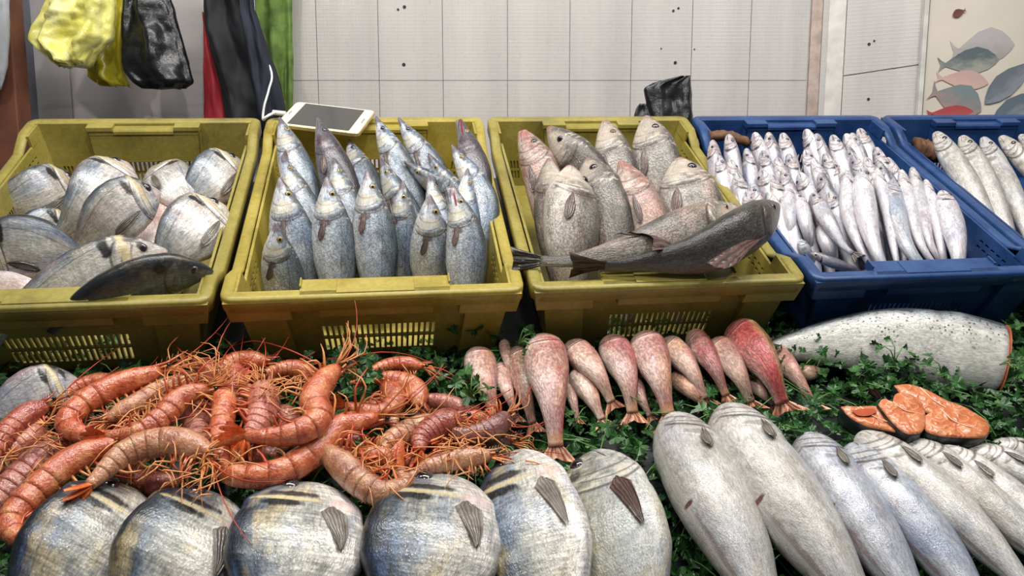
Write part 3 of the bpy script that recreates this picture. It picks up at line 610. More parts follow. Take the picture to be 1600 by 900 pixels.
def sprig(p, label, n=5, size=.024, rs=None, h=.03):
    p = V3(*p); root = thing('parsley_sprig', p, label, 'parsley', 'loose parsley sprigs'); rs = np.random.default_rng(int(abs(p[0]*9000))+3); a0 = rs.uniform(0, 6.28)
    ends = []
    for i in range(n):
        a = a0 + (i-(n-1)/2)*.7; l = h*rs.uniform(.5, 1.1); e = p + (U*math.cos(a) + V*math.sin(a))*l*.8 + W*l*.55
        mb = MB(); mb.tube([p, p + (e-p)*.5 + W*.006, e], .0009, 5); mb.build('stem', STEMM, root, smooth=True); ends.append(e)
        v, f = leaves(1, [e], size, .3, rs); mesh('leaf', v, f, LEAFM, root, smooth=False)
# ------------------------------------------------------------ sea bass crate
B2 = 'the golden yellow sea bass crate'
def fit(pts, wpx, k):
    """keep the low part of a fish inside the walls of crate k"""
    r = wpx*1.15/FPX*.42; c0 = -.604+.4075*k; out = []
    for p in pts:
        u, v, w = loc(V3(*p)); m = (.045 if w < .12 else .016) + r*(1 if w < .12 else .6); out.append(L2W(min(max(u, c0+m), c0+CW-m), min(v, CL-.045-r*.5) if w < .12 else v, w))
    return out
def bassfish(label, sn, p2, wpx, w0, w1, L=None, mat='bass', roll=0, side=1, gape=0, eye='gold', tuck=False, wend=.092, pec='brown'):
    w0 = w0 + (.062 if tuck else .036); w1 = .02 if w1 < .04 else w1
    if tuck:
        A, E = at(*sn, w0), at(*p2, wend-.02); e = loc(E); pts = [A, (A+E)/2 + W*.004, E, L2W(e[0], max(e[1]-.04, .062), .02)]
    else: pts = line(sn, p2, w0, w1, L or .27)
    ex = None
    if gape:
        def ex(F, root):
            F.patch('mouth', plain('red_mouth_lining', '8c3236', .25, coat=.4), root, lambda a, b: (.005 + a*.15, .56 + b*(.07*(1-a*.7)), .0012+0*a), 8, 5)
    pts = fit(pts, wpx, 1)
    return make_fish('sea_bass', label, 'fish', 'sea bass in the golden yellow crate', 'bass', mat, pts, wpx*1.03, side=side, roll=roll, eye=eye, pec=pec, gape=gape, extra=ex)
# front row, then the rows behind it that slide under it
bassfish('small sea bass lowest at front left corner of the bass crate', (432, 346), (441, 458), 64, .118, .03, tuck=True, roll=-8, wend=.10)
bassfish('sea bass directly behind the small front left corner one', (437, 277), (470, 436), 72, .13, .03, tuck=True, roll=8)
bassfish('front row sea bass with straight body, third from crate left side', (511, 276), (526, 436), 68, .13, .03, tuck=True)
bassfish('broad sea bass in the middle of the front row, snout tallest', (574, 265), (590, 434), 68, .132, .03, tuck=True)
bassfish('narrow bluish sea bass squeezed between two broad front row ones', (630, 282), (632, 428), 50, .112, .03, tuck=True, wend=.075, roll=-20, mat='bass')
bassfish('front row sea bass with pale belly and red gills, left of open-mouthed one', (671, 303), (676, 434), 70, .125, .03, tuck=True, roll=12)
bassfish('sea bass with open red mouth at front right of its crate', (708, 290), (744, 446), 64, .128, .03, tuck=True, gape=16, wend=.10)
bassfish('second row sea bass at the crate left side, gold-ringed eye', (441, 241), (466, 318), 56, .135, .03)
bassfish('second row sea bass with yellowish cheek behind the third front fish', (521, 244), (540, 328), 56, .135, .03)
bassfish('second row sea bass with bent gill cover behind the middle fish', (594, 246), (616, 314), 52, .132, .03, roll=-25)
bassfish('second row sea bass in shade behind the narrow bluish one', (631, 251), (655, 300), 46, .128, .03, roll=-30)
bassfish('sea bass wedged behind the pale-bellied front row one', (670, 270), (690, 360), 46, .118, .03, roll=20)
bassfish('second row sea bass leaning right of centre, brown gill cover', (669, 239), (692, 300), 48, .134, .03, roll=-30)
bassfish('second row sea bass by right crate wall, pale yellowish gill cover', (731, 262), (750, 330), 52, .132, .03)
bassfish('back row sea bass in the left corner beside the phone charger', (437, 183), (474, 285), 54, .155, .05, roll=5)
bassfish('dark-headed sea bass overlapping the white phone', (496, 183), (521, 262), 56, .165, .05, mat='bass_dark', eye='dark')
bassfish('sea bass under the phone, head in shadow', (545, 217), (572, 290), 52, .092, .04, roll=-12, eye='dark')
bassfish('dark-faced back row sea bass just right of the phone', (587, 181), (624, 262), 50, .158, .05, mat='bass', eye='dark', roll=-10)
bassfish('purple-faced back row sea bass in the middle of the crate back', (622, 183), (672, 262), 48, .158, .05, mat='bass', eye='dark')
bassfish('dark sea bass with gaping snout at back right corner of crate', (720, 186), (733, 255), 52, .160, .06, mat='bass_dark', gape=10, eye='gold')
bassfish('sea bass right below the gaping dark one at crate right', (706, 226), (738, 300), 52, .142, .04)
# ------------------------------------------------------------ croaker crate
G3 = 'croakers in the olive yellow crate'
def croak(label, sn, p2, wpx, w0=.15, w1=.04, L=.30, mat='croaker', **k):
    w0 += .042; w1 = .025
    k.setdefault('eye', 'dark'); k.setdefault('pec', 'brown')
    return make_fish('croaker', label, 'fish', G3, 'croaker', mat, fit(line(sn, p2, w0, w1, L), wpx, 2), wpx*1.03, ns=44, nt=26, **k)
croak('pinkish croaker against the left wall of the croaker crate', (818, 203), (822, 328), 60, .145, .04, mat='croaker_pink', gape=8)
croak('croaker with a red snout tip in the back left of its crate', (856, 198), (925, 283), 70, .15, .05, roll=-25, eye='dark')
croak('back row croaker with snout straight up, left of the tallest one', (944, 187), (958, 270), 62, .155, .05, eye='brown')
croak('tallest pale croaker in the back row right of its crate', (1009, 181), (1032, 283), 74, .158, .05, eye='dark')
croak('slim pale croaker leaning behind the big front left one', (858, 247), (838, 381), 58, .135, .04, side=-1, roll=20, eye=None)
croak('big croaker in front centre with scaly grey flank', (918, 247), (968, 381), 86, .13, .04, roll=-22)
croak('big pale-headed croaker at front left of its crate', (890, 259), (884, 398), 92, .145, .04, roll=35, pec='brown')
croak('pink-faced croaker in the middle of the croaker crate', (968, 251), (1017, 354), 64, .14, .04, mat='croaker_pink', roll=20, eye=None)
croak('broad short croaker at right with a pale blue forehead', (1060, 247), (1078, 335), 96, .135, .04, L=.27, roll=8)
def lying(label, pts, wpx, mat, **k):
    P = [at(x, y, w) for x, y, w in pts]
    return make_fish('croaker', label, 'fish', G3, 'croaker', mat, P, wpx, ns=60, nt=28, **k)
def fan_fin(F, root, name, s0, q0, px, w, mat='redbrown'):
    """free fan of rays rooted on the body, spread between the far edge points px"""
    base = F.pt(np.array(s0), np.array(q0), .001); E = crom([at(x, y, w) for x, y in px], 13)[0]; na = 8
    A = np.linspace(0, 1, na); P = np.array([[base*(1-a) + e*a + W*(.006*math.sin(a*3) + .0012*math.sin(j*2.6)*a) + (E[6]-base)*(-.10*abs(j-6)/6*(1-a)) + (E[j]-E[6])*.25*(1-a) for j, e in enumerate(E)] for a in A])
    uv = np.stack(np.meshgrid(A, np.linspace(0, 1, 13), indexing='ij'), -1); mesh(name, P.reshape(-1, 3), grid(P), FIN[mat], root, uv)
def ex_j(F, root): fan_fin(F, root, 'pelvic_fin', .46, .75, [(962, 366), (985, 364), (1018, 370), (1019, 392)], .185)
lying('long croaker lying across the crate front, brown eye, head right', [(1157, 324, .165), (1085, 355, .165), (990, 392, .158), (890, 408, .150), (845, 408, .148)], 68, 'croaker',
      side=-1, roll=0, eye='brown', pec='brown', tail='dark', tail_kw=dict(spread=.8, length=.13, fork=.1), extra=ex_j)
def ex_k(F, root): fan_fin(F, root, 'pectoral_fin', .30, .62, [(1104, 411), (1125, 420), (1150, 414), (1164, 398)], .192)
lying('dark croaker lying over the front rim, head over the right side', [(1216, 320, .19), (1165, 362, .185), (1090, 398, .168), (990, 413, .155), (945, 415, .152)], 76, 'croaker_dark',
      side=-1, roll=-28, eye='dark', pec=None, tail='redbrown', tail_kw=dict(spread=1.0, length=.17, fork=.12, twist=20), extra=ex_k)
# ------------------------------------------------------------ bream crate and front row bream
G1 = 'sea bream in the left crate'
def bream(label, pts, wpx, group=G1, mat='bream', sp='bream', **k):
    P = [at(x, y, w) for x, y, w in pts]; k.setdefault('eye', 'dark')
    return make_fish('sea_bream', label, 'fish', group, sp, mat, P, wpx, ns=56, nt=30, **k)
bream('white bellied sea bream low in the front left of its crate', [(-70, 440, .08), (50, 470, .085), (140, 520, .05)], 75, mat='bream_pink', side=-1, eye=None, pec=None)
bream('silver sea bream at far left back of the left crate', [(122, 282, .075), (60, 312, .08), (-30, 345, .04)], 88, side=-1, pec='grey')
bream('pinkish sea bream half hidden under two others in its crate', [(252, 300, .06), (236, 370, .06), (222, 440, .03)], 80, mat='bream_pink', side=-1, eye=None, pec=None)
bream('sea bream at back centre leaning to upper left, dark nape', [(238, 262, .09), (275, 300, .085), (310, 355, .04)], 78, side=1, roll=10)
bream('sea bream in the back right corner of the left crate', [(375, 250, .09), (330, 290, .085), (270, 345, .04)], 84, side=-1, roll=0)
bream('big sea bream with raised pink snout in crate centre back', [(200, 255, .12), (150, 310, .115), (85, 375, .06)], 92, side=-1, roll=10)
bream('sea bream with its head pointing right on top of the crate heap', [(250, 300, .135), (185, 335, .125), (110, 400, .07)], 92, side=-1, pec='grey')
bream('round silver sea bream at crate right side with dark eye', [(352, 322, .115), (295, 372, .11), (235, 440, .06)], 102, side=-1, roll=5)
bream('sea bream at far left with black blotch, head out of frame', [(-25, 395, .12), (50, 392, .125), (150, 410, .09)], 104, side=1, roll=-15, pec='dark')
bream('large bluish sea bream lying along the front of left crate', [(262, 392, .145), (165, 420, .14), (35, 490, .10), (-10, 540, .06)], 88, side=-1, pec=None)
bream('dark blackish sea bream at the front right of left crate', [(334, 424, .135), (240, 437, .142), (140, 475, .125), (80, 520, .08)], 78, mat='bream_dark', side=-1, roll=-30, eye='dark', pec=None)
for lab, pts, wp, mt in (('sea bream at the bottom of the left crate, under its left fish', [(130,345,.035),(60,375,.035),(-30,410,.03)], 84, 'bream'),
        ('sea bream at the crate bottom below the pointing one', [(215,395,.04),(130,415,.04),(40,450,.035)], 84, 'bream'),
        ('pinkish sea bream at the crate bottom beside the round one', [(250,352,.04),(262,400,.04),(270,450,.035)], 80, 'bream_pink'),
        ('sea bream at the crate bottom under the back right ones', [(330,318,.035),(290,345,.04),(240,385,.04)], 78, 'bream'),
        ('sea bream at the crate bottom under the blackish one', [(300,438,.045),(220,450,.05),(130,480,.04)], 72, 'bream')):
    bream(lab, pts, wp, mat=mt, side=-1, pec=None, eye=None)
GF = 'sea bream in the front row'
def fb(label, top, bot, wpx, mat='bream_front', **k):
    (x, y), (x2, y2) = top, bot; y += 4; xm, ym = x*.55+x2*.45, y*.55+y2*.45
    k.setdefault('pec', 'grey'); k.setdefault('gill', False); k.setdefault('tail', 'grey'); k.setdefault('tail_kw', dict(length=.16, spread=1.0))
    wpx *= 1.05; bream(label, [(x, y-4, .050), (x*.86+x2*.14, y*.86+y2*.14, .055), (xm, ym, .056), (x2, y2, .048), (x2+(x2-x)*.62, y2+(y2-y)*.62, .035)], wpx, GF, mat, sp='broadbream', side=-1, **k)
# the whole head is drooping behind the crest of the row
fb('leftmost front row sea bream with pinkish white head', (205, 762), (85, 925), 180, pec='brown')
fb('front row sea bream with blue back, second from the left edge', (340, 772), (245, 935), 188, roll=0)
fb('front row sea bream under the largest curled prawn', (487, 755), (455, 930), 205, roll=0)
fb('large front row sea bream with golden brow right of the prawn pile', (696, 742), (668, 930), 210, roll=0)
fb('front row sea bream with blue sheen left of the olive one', (806, 704), (862, 925), 168, roll=5)
fb('olive grey rounded sea bream beside the pale hake', (925, 705), (985, 925), 172, mat='bream_olive', roll=10, pec='redbrown')
bream('white bream half hidden behind prawns at the left edge', [(122, 592, .05), (60, 620, .05), (-50, 665, .04)], 90, 'sea bream behind the prawns', side=-1, eye=None, pec=None)
# ------------------------------------------------------------ whiting crates
def whiting(label, group, sn, p2, wpx, w0, w1, L, **k):
    P = k.pop('pts', None) or line(sn, p2, w0, w1, L, k.pop('wm', None)); k.setdefault('mat', 'whiting'); mat = k.pop('mat')
    return make_fish('whiting', label, 'fish', group, 'whiting', mat, P, wpx, ns=26, nt=16, gill=False, pec=None, eye=k.pop('eye', 'dark'), **k)
BW = 'small whiting in the blue crate'
ROWS = [
 ('back', .150, [(1113,219),(1138,210),(1179,207),(1200,207),(1222,208),(1259,202),(1275,209),(1300,211),(1321,209),(1330,208),(1342,201),(1368,230)], 22),
 ('second', .140, [(1123,243),(1140,249),(1166,232),(1191,235),(1213,246),(1232,240),(1258,234),(1270,248),(1289,239),(1308,224),(1326,230),(1333,241),(1352,246),(1372,252),(1386,246)], 20),
 ('third', .132, [(1150,271),(1175,287),(1190,265),(1204,274),(1222,265),(1250,270),(1282,270),(1298,251),(1312,262),(1329,276),(1345,262),(1363,270),(1380,262)], 24),
 ('fourth', .122, [(1165,300),(1200,300),(1221,308),(1238,298),(1268,296),(1296,300),(1316,292),(1332,300)], 24)]
k_ = 0
for rn_, w0, L_, wp in ROWS:
    for i, (x, y) in enumerate(L_):
        j = ((k_*37) % 11 - 5)/5; k_ += 1; lean = (x-1200)*.16
        whiting(f'small silver whiting, {nth(i, len(L_))} in the {rn_} row of the blue crate', BW, (x, y), (x+16+lean*.35+j*4, y+62), wp*1.25+j*1.5, w0, .03, .21, roll=j*45+10, side=1 if k_ % 3 else -1)
def wf(label, pts, wpx, **k):
    P = [at(x, y, w) for x, y, w in pts]; whiting(label, BW, None, None, wpx, 0, 0, 0, pts=P, **k)
wf('whiting by the dark croaker head, under the front ones', [(1232,296,.118),(1235,345,.11),(1238,392,.07)], 27, roll=60)
wf('whiting with mauve belly, second along the left of front group', [(1250,310,.118),(1260,355,.11),(1270,402,.06)], 26, roll=70)
wf('small bluish whiting snout low at front left of the blue crate', [(1250,374,.10),(1258,392,.09),(1275,420,.05)], 19, roll=20, mat='blue_mullet')
wf('thin whiting lying flat at front left corner of the blue crate', [(1266,395,.105),(1300,410,.10),(1345,424,.075)], 17, roll=-20, tail='pale')
wf('shaded whiting underneath the one with a raised tail', [(1283,352,.10),(1295,385,.095),(1308,420,.05)], 27, roll=50)
wf('whiting crossing diagonally with its tail fin raised', [(1275,310,.128),(1293,345,.125),(1316,382,.11),(1332,396,.105)], 26, roll=10, tail='grey', tail_kw=dict(spread=.9, length=.12, fork=.3))
wf('whiting with bright belly bar left of the widest front whiting', [(1325,268,.125),(1325,330,.12),(1343,385,.11),(1375,436,.08)], 27, roll=60)
wf('widest pale whiting in the front group, dark vent dot', [(1345,272,.13),(1355,345,.128),(1370,395,.115),(1398,448,.08)], 40, roll=75)
wf('slim whiting right of the widest front whiting', [(1368,262,.13),(1388,330,.122),(1397,390,.112),(1410,446,.075)], 25, roll=75)
wf('short whiting tail end between two front whiting', [(1405,340,.09),(1411,400,.09),(1415,440,.06)], 16, roll=40)
wf('dark-headed whiting curving right in the front group', [(1394,282,.13),(1404,350,.125),(1425,398,.115),(1470,443,.075)], 29, roll=35, mat='blue_mullet')
wf('long whiting with snout high, fourth from right of front group', [(1408,266,.135),(1424,330,.125),(1440,385,.115),(1480,438,.075)], 25, roll=70)
wf('curved grey whiting, third from right of front group', [(1425,262,.135),(1442,330,.128),(1455,385,.115),(1488,430,.08)], 24, roll=70)
wf('slender whiting, second from right of front group', [(1446,281,.135),(1462,340,.128),(1474,400,.11),(1484,430,.07)], 22, roll=75)
wf('rightmost stout whiting in the blue crate with wrinkled cheek', [(1471,300,.145),(1488,350,.138),(1497,400,.128),(1499,452,.09)], 36, roll=35)
for i, (x, y, lb) in enumerate([(1262, 330, 'shaded whiting under the first pair of the front group'), (1312, 335, 'shaded whiting under the one with bright belly bar'), (1358, 330, 'shaded whiting under the widest pale one'),
        (1402, 325, 'shaded whiting under the dark-headed curving one'), (1440, 330, 'shaded whiting under the curved grey one'), (1478, 345, 'shaded whiting under the rightmost stout one')]):
    wf(lb, [(x, y, .075), (x+13, y+45, .065), (x+26, y+85, .05)], 26, roll=30*(i % 3))
BX = 'whiting in the right blue crate'
for lb, sn, p2, wpx, w0 in (('large whiting nearest the left wall of the rightmost crate, clear eye', (1461,207), (1547,317), 38, .15),
    ('large whiting second from left wall of the rightmost crate', (1502,213), (1590,340), 38, .15), ('large whiting third from left wall of the rightmost crate', (1535,215), (1601,317), 34, .142),
    ('large whiting close to the frame edge with black eye in shade', (1562,213), (1640,290), 36, .155), ('whiting snout at back of rightmost crate near frame edge', (1592,211), (1670,280), 32, .15)):
    whiting(lb, BX, sn, p2, wpx, w0, .05, .33, roll=10, mat='grey_mullet', eye='dark')
# ------------------------------------------------------------ hake and grey fish, front right
GH = 'large pale fish front right'
def hake(label, pts, wpx, mat='grey_mullet', roll=60, side=1, ex=None, **k):
    P = [at(x, y, w) for x, y, w in pts]
    make_fish('hake', label, 'fish', GH, 'hake', mat, P, wpx, side=side, roll=roll, ns=70, nt=34, eye=k.pop('eye', 'dark'), pec='grey', extra=ex, tail='grey', tail_kw=dict(length=.13, spread=.9), **k)
def slit(F, root): F.patch('gill_slit', plain('black_gill_slit', '150e0d', .4), root, lambda a, b: (.045+.11*a, .30+.16*a+b*.055*np.sin(np.clip(a, .02, .98)*math.pi), .0015+0*a), 9, 5)
hake('pale speckled hake beside the olive bream, leftmost of its row', [(1050,656,.045),(1095,745,.055),(1150,850,.055),(1215,1000,.05)], 122, roll=55)
hake('largest pale hake with black gill slit at its snout', [(1130,642,.05),(1195,740,.06),(1275,850,.06),(1375,1000,.05)], 128, roll=62, ex=slit)
hake('bluish silver fish right of the two big hakes', [(1255,684,.045),(1305,755,.052),(1370,850,.052),(1455,985,.045)], 100, 'blue_mullet', 60)
hake('bluish fish with long dark fin, fourth from left in pale row', [(1325,698,.045),(1390,770,.05),(1465,860,.05),(1560,990,.045)], 88, 'blue_mullet', 52)
hake('hake with speckled head overlapping its bluish neighbour', [(1338,680,.055),(1415,735,.058),(1510,820,.055),(1630,945,.045)], 78, roll=60)
hake('narrow hake tucked behind the speckled-headed one', [(1408,693,.045),(1480,735,.05),(1570,810,.05),(1690,920,.045)], 70, roll=50)
hake('hake with a black fin stripe near the right frame edge', [(1463,702,.052),(1530,745,.055),(1620,815,.05),(1740,910,.045)], 64, roll=45)
hake('upper hake at right edge, white and nearly horizontal', [(1506,702,.045),(1590,735,.05),(1680,790,.05),(1780,860,.045)], 58, roll=55)
hake('pink-tinged hake head at right frame edge, topmost of row', [(1548,697,.035),(1630,715,.04),(1740,760,.04)], 46, roll=60)
# ------------------------------------------------------------ red mullets
GM = 'red mullets on the parsley'
def mul(label, a, b, wpx, w=.04, mat='red_mullet', roll=0, side=1, tail='red', bend=0, **k):
    mx, my = (a[0]+b[0])/2+bend, (a[1]+b[1])/2
    P = [at(*a, w*.85), at(mx, my, w+.008), at(*b, w*.5+.01)]
    make_fish('red_mullet', label, 'fish', GM, 'mullet', mat, P, wpx, side=side, roll=roll, ns=44, nt=24, eye=k.get('eye'), pec=None, tail=tail, tail_kw=dict(spread=1.0, length=.14, fork=.4))
mul('pale mullet half buried under its neighbours at the row right', (1168,592), (1208,632), 24, .03, 'red_mullet_pale')
mul('short pale mullet tail beside the biggest red mullet', (886,590), (902,655), 26, .025, 'red_mullet_pale')
mul('leftmost red mullet with pink flank by the prawns', (743,547), (772,648), 52, .045, tail=None, roll=15)
mul('thin pink mullet second from left, mostly hidden', (777,568), (806,650), 30, .04, 'red_mullet_pale')
mul('brown finger-like mullet snout standing behind parsley', (786,531), (800,600), 19, .045, 'red_mullet_brown', tail=None)
mul('olive brown mullet left of the biggest red mullet', (803,545), (832,662), 42, .045, 'red_mullet_brown', roll=-20)
mul('pale mullet lying under the curved one right of the biggest', (902,580), (940,655), 46, .032, 'red_mullet_pale', roll=40)
mul('curved pinkish mullet right of the biggest red mullet', (888,536), (955,628), 46, .05, 'red_mullet_pale', bend=9, roll=20)
mul('small mullet under the lilac pink one in the middle', (985,590), (1015,650), 28, .03, 'red_mullet_pale')
mul('lilac pink mullet in the middle of the row', (950,528), (988,645), 54, .05, roll=15, bend=8)
mul('mullet with yellow cheek patch in the row middle', (1002,523), (1044,648), 60, .055, roll=5, bend=4)
mul('slim mullet lying low between the row middle fish', (1050,585), (1105,636), 30, .032, 'red_mullet_pale')
mul('pinkish mullet with curved back fourth from row right', (1038,531), (1100,622), 40, .05, 'red_mullet_pale', bend=9)
mul('dark pink narrow mullet leaning right in the row', (1078,520), (1134,618), 40, .05, 'red_mullet', bend=6, roll=-15)
mul('orange-pink mullet left of the deep red one', (1113,533), (1172,628), 46, .052, 'red_mullet_pale', bend=8)
mul('pale brown mullet behind the deep red one, rightmost in row', (1203,540), (1272,632), 34, .035, 'red_mullet_pale', bend=4, roll=-20)
mul('deep red mullet with golden back, largest at row right', (1143,511), (1222,630), 66, .06, 'red_mullet_deep', bend=12, roll=-5)
mul('biggest red mullet standing out in front, tail at the bream', (845,526), (868,698), 70, .062, 'red_mullet', bend=3, roll=5)
# ------------------------------------------------------------ salmon
SP['salmon'] = dict(top=[.44, .45, .47, .49, .5, .5, .48, .43, .33, .22, .15, .12], bot=[.44, .45, .46, .48, .5, .5, .47, .40, .30, .19, .13, .12],
    half=[.22, .24, .25, .26, .27, .27, .26, .23, .19, .15, .11, .08], eye=(.1, .3, .05), pec=None, L=3)
def ex_s(F, root):
    a = np.linspace(0, 2, 31)[:-1]; q = np.where(a <= 1, a, 2-a); P = np.where((a > 1)[:, None], F.pt(np.full(30, .02), q, back=True), F.pt(np.full(30, .02), q)) + F.T[0]*.003
    mesh('cut_face', np.concatenate([P, [P.mean(0)+F.T[0]*.001]]), [[i, (i+1) % 30, 30] for i in range(30)], plain('salmon_cut_flesh', 'd9805c', .35, coat=.3), root)
    F.dorsal(root, FIN['redbrown'], .55, .66, .36, 'pelvic_fin', 1.0, lean=-.5, spiky=.03)
salm, _F = make_fish('salmon', 'large headless silver salmon with speckled back under the blue crates', 'fish', None, 'salmon', 'salmon',
    [at(1568, 562, .05), at(1500, 550, .052), at(1400, 538, .052), at(1300, 538, .045), at(1235, 544, .04), at(1190, 552, .03)], H=.112, side=-1, roll=4, ns=60, nt=30, eye=None, gill=False, pec=None, tail=None, extra=ex_s)
mul('pale fish belly showing through parsley below the salmon tail', (1240,585), (1290,580), 24, .022, 'red_mullet_pale', tail=None)
FL = Mat('salmon_flesh', .32, 0, .35); _g = FL.objco(); _n = FL.noise(_g, 60, 4); _w = (FL.noise(_g, 26, 2)*60.0).sin()
FL.set('Base Color', FL.mix(_w.sm(.8, .99, 0, .4), FL.ramp(_n, [(.25, 'bf5c34'), (.5, 'd07a4b'), (.75, 'dd9a70')]), 'f0c3a2')); FL.bump(_w*.5+_n*2, .5, .001)
SKIN = plain('dark_salmon_skin', '1c2326', .3, coat=.4); FATM = plain('pale_salmon_fat', 'ecc6a8', .4)
def steak(label, poly, wt, thick, cav=None):
    P = np.array([at(x, y, wt) for x, y in poly]); P, _ = crom(list(P)+[P[0]], 41); P = P[:-1]; c = P.mean(0); n = len(P)
    root = thing('salmon_steak', c - W*thick, label, 'fish', 'salmon steaks')
    rings = []; 
    for f, h in ((1, -.0), (.985, .0016), (.93, .003), (.6, .0036), (.3, .0028)):
        rings.append([c + (p-c)*f + W*(h + .0012*noise.noise(Vector(p*60))*4*(1-f+.2)) for p in P])
    R = np.array(rings); f = grid(R, True, False); v = list(R.reshape(-1, 3)) + [c + W*.002]; k = 4*n
    f += [[k+j, k+(j+1) % n, 5*n] for j in range(n)]
    mesh('flesh', v, f, FL.m, root)
    S = np.array([[c + (p-c)*s + W*h for p in P] for s, h in ((1.0, 0), (1.012, -.0005), (1.01, -thick*.5), (.97, -thick), (.4, -thick))]); f = grid(S, True, True)
    f.append([4*n+j for j in range(n)]); mesh('skin', S.reshape(-1, 3), f, SKIN, root)
    b = MB(); q = crom([c+(P[5]-c)*.9+W*.004, c+W*.0045, c+(P[n//2]-c)*.75+W*.004], 10)[0]; b.tube([p - W*.0012 for p in q], .0011, 5, .0004); b.build('fat_seam', FATM, root, smooth=True)
    if cav:
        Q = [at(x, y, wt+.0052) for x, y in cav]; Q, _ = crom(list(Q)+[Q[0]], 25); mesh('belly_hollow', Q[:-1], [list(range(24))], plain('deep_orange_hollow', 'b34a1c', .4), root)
s_ = lambda L: [(1180+x/3.6, 470+y/3.6) for x, y in L]
steak('rear salmon steak showing its pale edge behind the others', s_([(780,480),(850,472),(950,500),(1060,560),(1180,605),(1290,670),(1300,700),(1150,690),(980,640),(850,560)]), .062, .018)
steak('crescent orange salmon steak at left with a deep hollow', s_([(480,600),(600,598),(690,600),(760,640),(820,700),(832,745),(740,732),(620,705),(530,655)]), .066, .022, s_([(540,615),(640,605),(685,618),(640,645),(580,645)]))
steak('middle salmon steak overlapping the left crescent one', s_([(690,585),(715,553),(765,575),(785,530),(830,520),(900,545),(950,610),(945,730),(860,752),(800,715),(740,650)]), .074, .022)
steak('rightmost oval salmon steak with a clear white seam', s_([(950,650),(1020,610),(1110,600),(1230,640),(1305,690),(1318,730),(1285,770),(1180,772),(1040,762),(955,728)]), .072, .022)
# ------------------------------------------------------------ prawns
def shell(name, c0, c1, c2, rough=.24):
    m = Mat(name, rough, 0, .9); m.set('Coat Roughness', .07); s, q = m.uv('UVMap'); r = m.rnd(); g = m.geo(); n = m.noise(g, 55, 4, .62); f = m.noise(g, 330, 3)
    col = m.ramp(n, [(.28, c0), (.5, c1), (.74, c2)]); col = m.mix(q.sm(.0, .28, .35, 0), col, c0)
    col = m.scale(col, f.sm(.3, .7, .84, 1.15)*(r*.3+.85)); m.set('Base Color', col); m.bump(f+n*1.5, .7, .0018); return m.m
PM = dict(orange=shell('orange_prawn_shell', '9c3f26', 'c4643f', 'dd9c6c'), red=shell('red_prawn_shell', '7c332b', 'a44d3c', 'c17a5e'), pale=shell('pale_prawn_shell', '96573f', 'bd8260', 'd8ad86'),
          pink=shell('pink_prawn_shell', '96483c', 'b76e5b', 'cc937c'), purple=shell('purple_prawn_shell', '5c3634', '85504a', 'a67a68'))
PL = dict(orange='orange', red='dark red', pale='pale buff', pink='pinkish', purple='purplish brown')
LEG = plain('prawn_leg', 'dd9257', .35, coat=.4, var=.2); LEGR = plain('red_prawn_leg', 'cf5a38', .35, coat=.4, var=.2); ANT = plain('red_antenna', 'b8452f', .4); FAN = shell('orange_tail_fan', 'c24a22', 'de6c36', 'ee9a62')
PEYE = plain('black_prawn_eye', '0b0a0c', .1, coat=.8, var=0)
